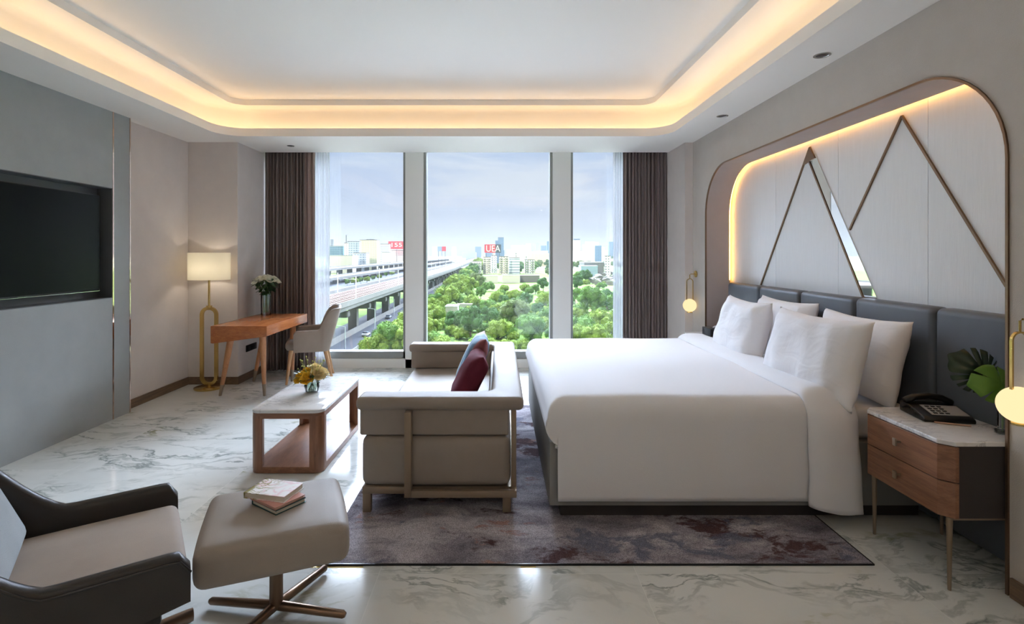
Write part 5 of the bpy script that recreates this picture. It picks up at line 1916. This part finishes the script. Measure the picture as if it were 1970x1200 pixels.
# white apartment blocks in the middle window
def flats(label, px0, px1, top, D, floors, mat):
    t = block('apartment_block', label, px0, px1, top, D, mat, group='white apartment blocks')
    w = (px1 - px0) * D / 1000; h = 1.45 - (top - 489) * D / 1000 - GZ
    for f in range(1, floors):
        bm = B(); z = h * f / floors
        box(bm, -w * 0.44, -w * 0.12, -1.6, 0.3, z, z + 0.95); obj('balcony', bm, M['roof_w'], t, smooth=False, world=False)
        bm = B(); box(bm, w * 0.12, w * 0.44, -1.6, 0.3, z, z + 0.95); obj('balcony', bm, M['roof_w'], t, smooth=False, world=False)
flats('low white apartment block at the left end of the white group', 907, 926, 503, 690, 5, FC['white'])
flats('white apartment tower second from the left of the group', 929, 944, 495, 700, 8, FC['pinkwhite'])
flats('white apartment block behind the second tower, seen between blocks', 945, 956, 492, 730, 8, FC['white'])
flats('white apartment tower at the centre of the white group', 960, 978, 494, 690, 8, FC['pinkwhite'])
t = block('apartment_block', 'long banded white apartment block right of the central tower', 979, 1000, 496, 700, FC['bands'], extra=[('lift_tower', (0.5, 0.75, 0, 0.4), FC['white'])], group='white apartment blocks')
flats('white apartment tower standing apart at the right of the group', 1009, 1029, 500, 700, 6, FC['white'])
block('shed', 'long pale shed in front of the white apartment blocks, left part', 926, 958, 531, 480, M['pale_wall'], 16, 'shed', M['roof_w'], 'long sheds before the apartments')
block('shed', 'long pale shed in front of the white apartment blocks, centre part', 966, 1000, 530, 480, M['pale_wall'], 16, 'shed', M['roof_w'], 'long sheds before the apartments')
block('shed', 'long grey shed in front of the white apartment blocks, right part', 1001, 1038, 530, 490, M['concrete'], 14, 'shed', M['concrete'], 'long sheds before the apartments')
# hut on the plot
t = block('hut', 'white rounded-roof hut among the trees on the plot', 857, 880, 590, 205, M['roof_w'], 8, 'hut', M['roof_w'])
block('wall_ruin', 'low white garden wall right of the white hut', 881, 908, 585, 225, M['roof_w'], 1.0, 'wall', M['roof_w'])
# left window
block('office_building', 'cream ribbed high-rise in the left window', 692, 725, 462, 850, FC['cream'], extra=[('roof_box', (0.35, 0.8, 0, 0.04), FC['dark'])])
block('office_building', 'white banded office block right of the cream high-rise', 732, 749, 470, 950, FC['bands'])
block('office_building', 'grey glazed office building left of the cream high-rise', 668, 691, 465, 800, FC['grey'])
block('office_building', 'slim building with a tall spire at the left of the left window', 662, 669, 468, 780, FC['pinkwhite'], extra=[('spire', (0.45, 0.6, 0, 0.30), M['concrete_d'])])
block('office_building', 'narrow dark tower at the left edge of the left window', 636, 641, 461, 1400, FC['dark'])
block('warehouse', 'grey box-shaped building above the highway in the left window', 680, 704, 487, 760, FC['grey'], 20)
block('warehouse', 'white flat warehouse under the red billboard', 752, 779, 482, 1080, FC['white'], 25)
block('warehouse', 'long low warehouse with a white roof at the far left', 632, 678, 492, 720, M['pale_wall'], 30, 'building', M['roof_w'])
block('warehouse', 'low teal-grey hall at the left of the left window', 634, 660, 474, 900, FC['glass'], 60)
block('warehouse', 'low hall with a pale roof right of the cream high-rise', 735, 752, 486, 920, M['pale_wall'], 22, 'building', M['roof_w'])
# middle window far
block('tower', 'blue glass tower rising behind the red billboard', 958, 969, 457, 1500, FC['glass'])
block('tower', 'lower slab attached to the blue glass tower', 953, 958, 463, 1510, FC['glass'])
block('tower', 'pale grey twin tower on the horizon of the middle window, left one', 1019, 1024, 471, 2600, FC['grey'])
block('tower', 'pale grey twin tower on the horizon of the middle window, right one', 1030, 1037, 469, 2500, FC['grey'])
block('tower', 'dark capped tower at the left edge of the right window', 1104, 1116, 462, 1500, FC['pinkwhite'], extra=[('crown_top', (0.0, 1.0, 0, 0.06), FC['glass'])])
block('factory', 'white hall with a pale roof in the right window', 1124, 1162, 505, 640, M['concrete'], 40, 'building', M['roof_w'])
block('factory', 'long low blue roofed hall in the right window', 1118, 1150, 512, 610, M['roof_b'], 20, 'building', M['roof_b'])
block('apartment_block', 'white apartment tower at the right edge of the right window', 1164, 1175, 493, 640, FC['white'])
block('factory', 'pale industrial building under the capped tower', 1103, 1128, 482, 1200, FC['pinkwhite'], 60)
for i in range(22):
    px, py = rt.uniform(1132, 1190), rt.uniform(528, 550)
    x, D = G(px, py)
    w = rt.uniform(4, 8)
    t = thing('house', 'small pale-roofed house in the crowded cluster of the right window', 'house', (x, D, GZ), rt.uniform(-0.5, 0.5), 'small houses in the right window')
    bm = B(); box(bm, -w / 2, w / 2, -w / 2, w / 2, 0, 3.2); obj('walls', bm, M['concrete'], t, smooth=False, world=False)
    bm = B(); prism(bm, [(-w / 2 - 0.4, 3.2), (w / 2 + 0.4, 3.2), (0, 4.8)], 1, -w / 2 - 0.4, w / 2 + 0.4); obj('roof', bm, M['roof_w'] if i % 2 else M['concrete_d'], t, smooth=False, world=False)
# skyline
sl = {'white': 'hazy white building on the far skyline', 'pinkwhite': 'hazy pinkish building on the far skyline', 'grey': 'hazy grey building on the far skyline', 'bands': 'hazy banded building on the far skyline', 'cream': 'hazy cream building on the far skyline', 'glass': 'hazy blue building on the far skyline'}
placed = [(5, 1550, 30), (-450, 1450, 20), (160, 2600, 20), (184, 2500, 20), (225, 1520, 25), (186, 1230, 40)]
for i in range(210):
    px = rt.choice((rt.uniform(625, 790), rt.uniform(815, 1065), rt.uniform(1095, 1205), rt.uniform(1000, 1060)))
    D = rt.uniform(1100, 3800)
    h = rt.choice((12, 16, 20, 25, 30, 36, 45, 60)) * (0.8 if D < 1800 else 1.2)
    if 930 < px < 980 and D < 1800: continue
    w = rt.uniform(18, 50)
    k = rt.choice(('white', 'pinkwhite', 'grey', 'bands', 'cream', 'white', 'pinkwhite', 'glass'))
    x = (px - 960) * D / 1000
    rad_ = w * 0.75
    if any(abs(x - q[0]) < rad_ + q[2] and abs(D + w * 0.3 - q[1]) < rad_ + q[2] for q in placed): continue
    if -225 < x < -30 and D < 2350: continue
    placed.append((x, D + w * 0.3, rad_))
    t = thing('skyline_building', sl[k], 'building', (x, D, GZ), 0, k + ' buildings on the skyline')
    bm = B(); box(bm, -w / 2, w / 2, 0, w * 0.6, 0, h); obj('walls', bm, FC[k], t, smooth=False, world=False)

# ---- billboards
def board(label, px0, px1, py0, py1, D, cols, letters):
    x0, x1 = (px0 - 960) * D / 1000, (px1 - 960) * D / 1000
    z1, z0 = 1.45 - (py0 - 489) * D / 1000, 1.45 - (py1 - 489) * D / 1000
    t = thing('billboard', label, 'billboard', ((x0 + x1) / 2, D, GZ))
    n = len(cols)
    for i, c in enumerate(cols):
        a, b = x0 + (x1 - x0) * i / n, x0 + (x1 - x0) * (i + 1) / n
        bm = B(); box(bm, a, b - 0.1, D, D + 0.6, z0, z1); obj('panel', bm, M[c], t, smooth=False)
    bm = B()
    for a in (0.1, 0.5, 0.9):
        box(bm, x0 + (x1 - x0) * a - 0.4, x0 + (x1 - x0) * a + 0.4, D + 0.6, D + 1.4, GZ, z0 + 1)
    obj('frame', bm, M['bb_dark'], t, smooth=False)
    for ch, u0, u1, v0, v1, m_ in letters:
        cu = bpy.data.curves.new('lettering', 'FONT')
        cu.body = ch; cu.size = 1.0; cu.extrude = 0.02
        tmp = bpy.data.objects.new('lettering_outline', cu)
        COL.objects.link(tmp)
        bpy.context.view_layer.update()
        me = bpy.data.meshes.new_from_object(tmp.evaluated_get(bpy.context.evaluated_depsgraph_get()))
        bpy.data.objects.remove(tmp)
        o = bpy.data.objects.new('lettering', me)
        COL.objects.link(o)
        bpy.context.view_layer.update()
        dx, dy = max(0.01, o.dimensions.x), max(0.01, o.dimensions.y)
        sx, sy = (x1 - x0) * (u1 - u0) / dx, (z1 - z0) * (v1 - v0) / dy
        o.data.materials.append(M[m_])
        o.matrix_basis = Matrix.Translation((x0 + (x1 - x0) * u0, D - 0.15, z0 + (z1 - z0) * v0)) @ Matrix.Rotation(R(90), 4, 'X') @ Matrix.Diagonal((sx, sy, 1, 1))
        o.parent = t
        o.matrix_parent_inverse = full(t).inverted()
    return t
board('large red and dark billboard with white letters near the horizon', 932, 964, 470, 486, 900, ['bb_red', 'bb_red', 'bb_dark'], [('UEA', 0.08, 0.92, 0.14, 0.90, 'bb_white')])
board('red billboard with pale markings in the left window', 747, 779, 464, 479, 1060, ['bb_red', 'bb_red', 'bb_red'], [('1551', 0.1, 0.9, 0.30, 0.80, 'bb_white')])
board('small blue and red sign board far off in the middle window', 842, 858, 474, 483, 1200, ['roof_b', 'bb_red'], [])
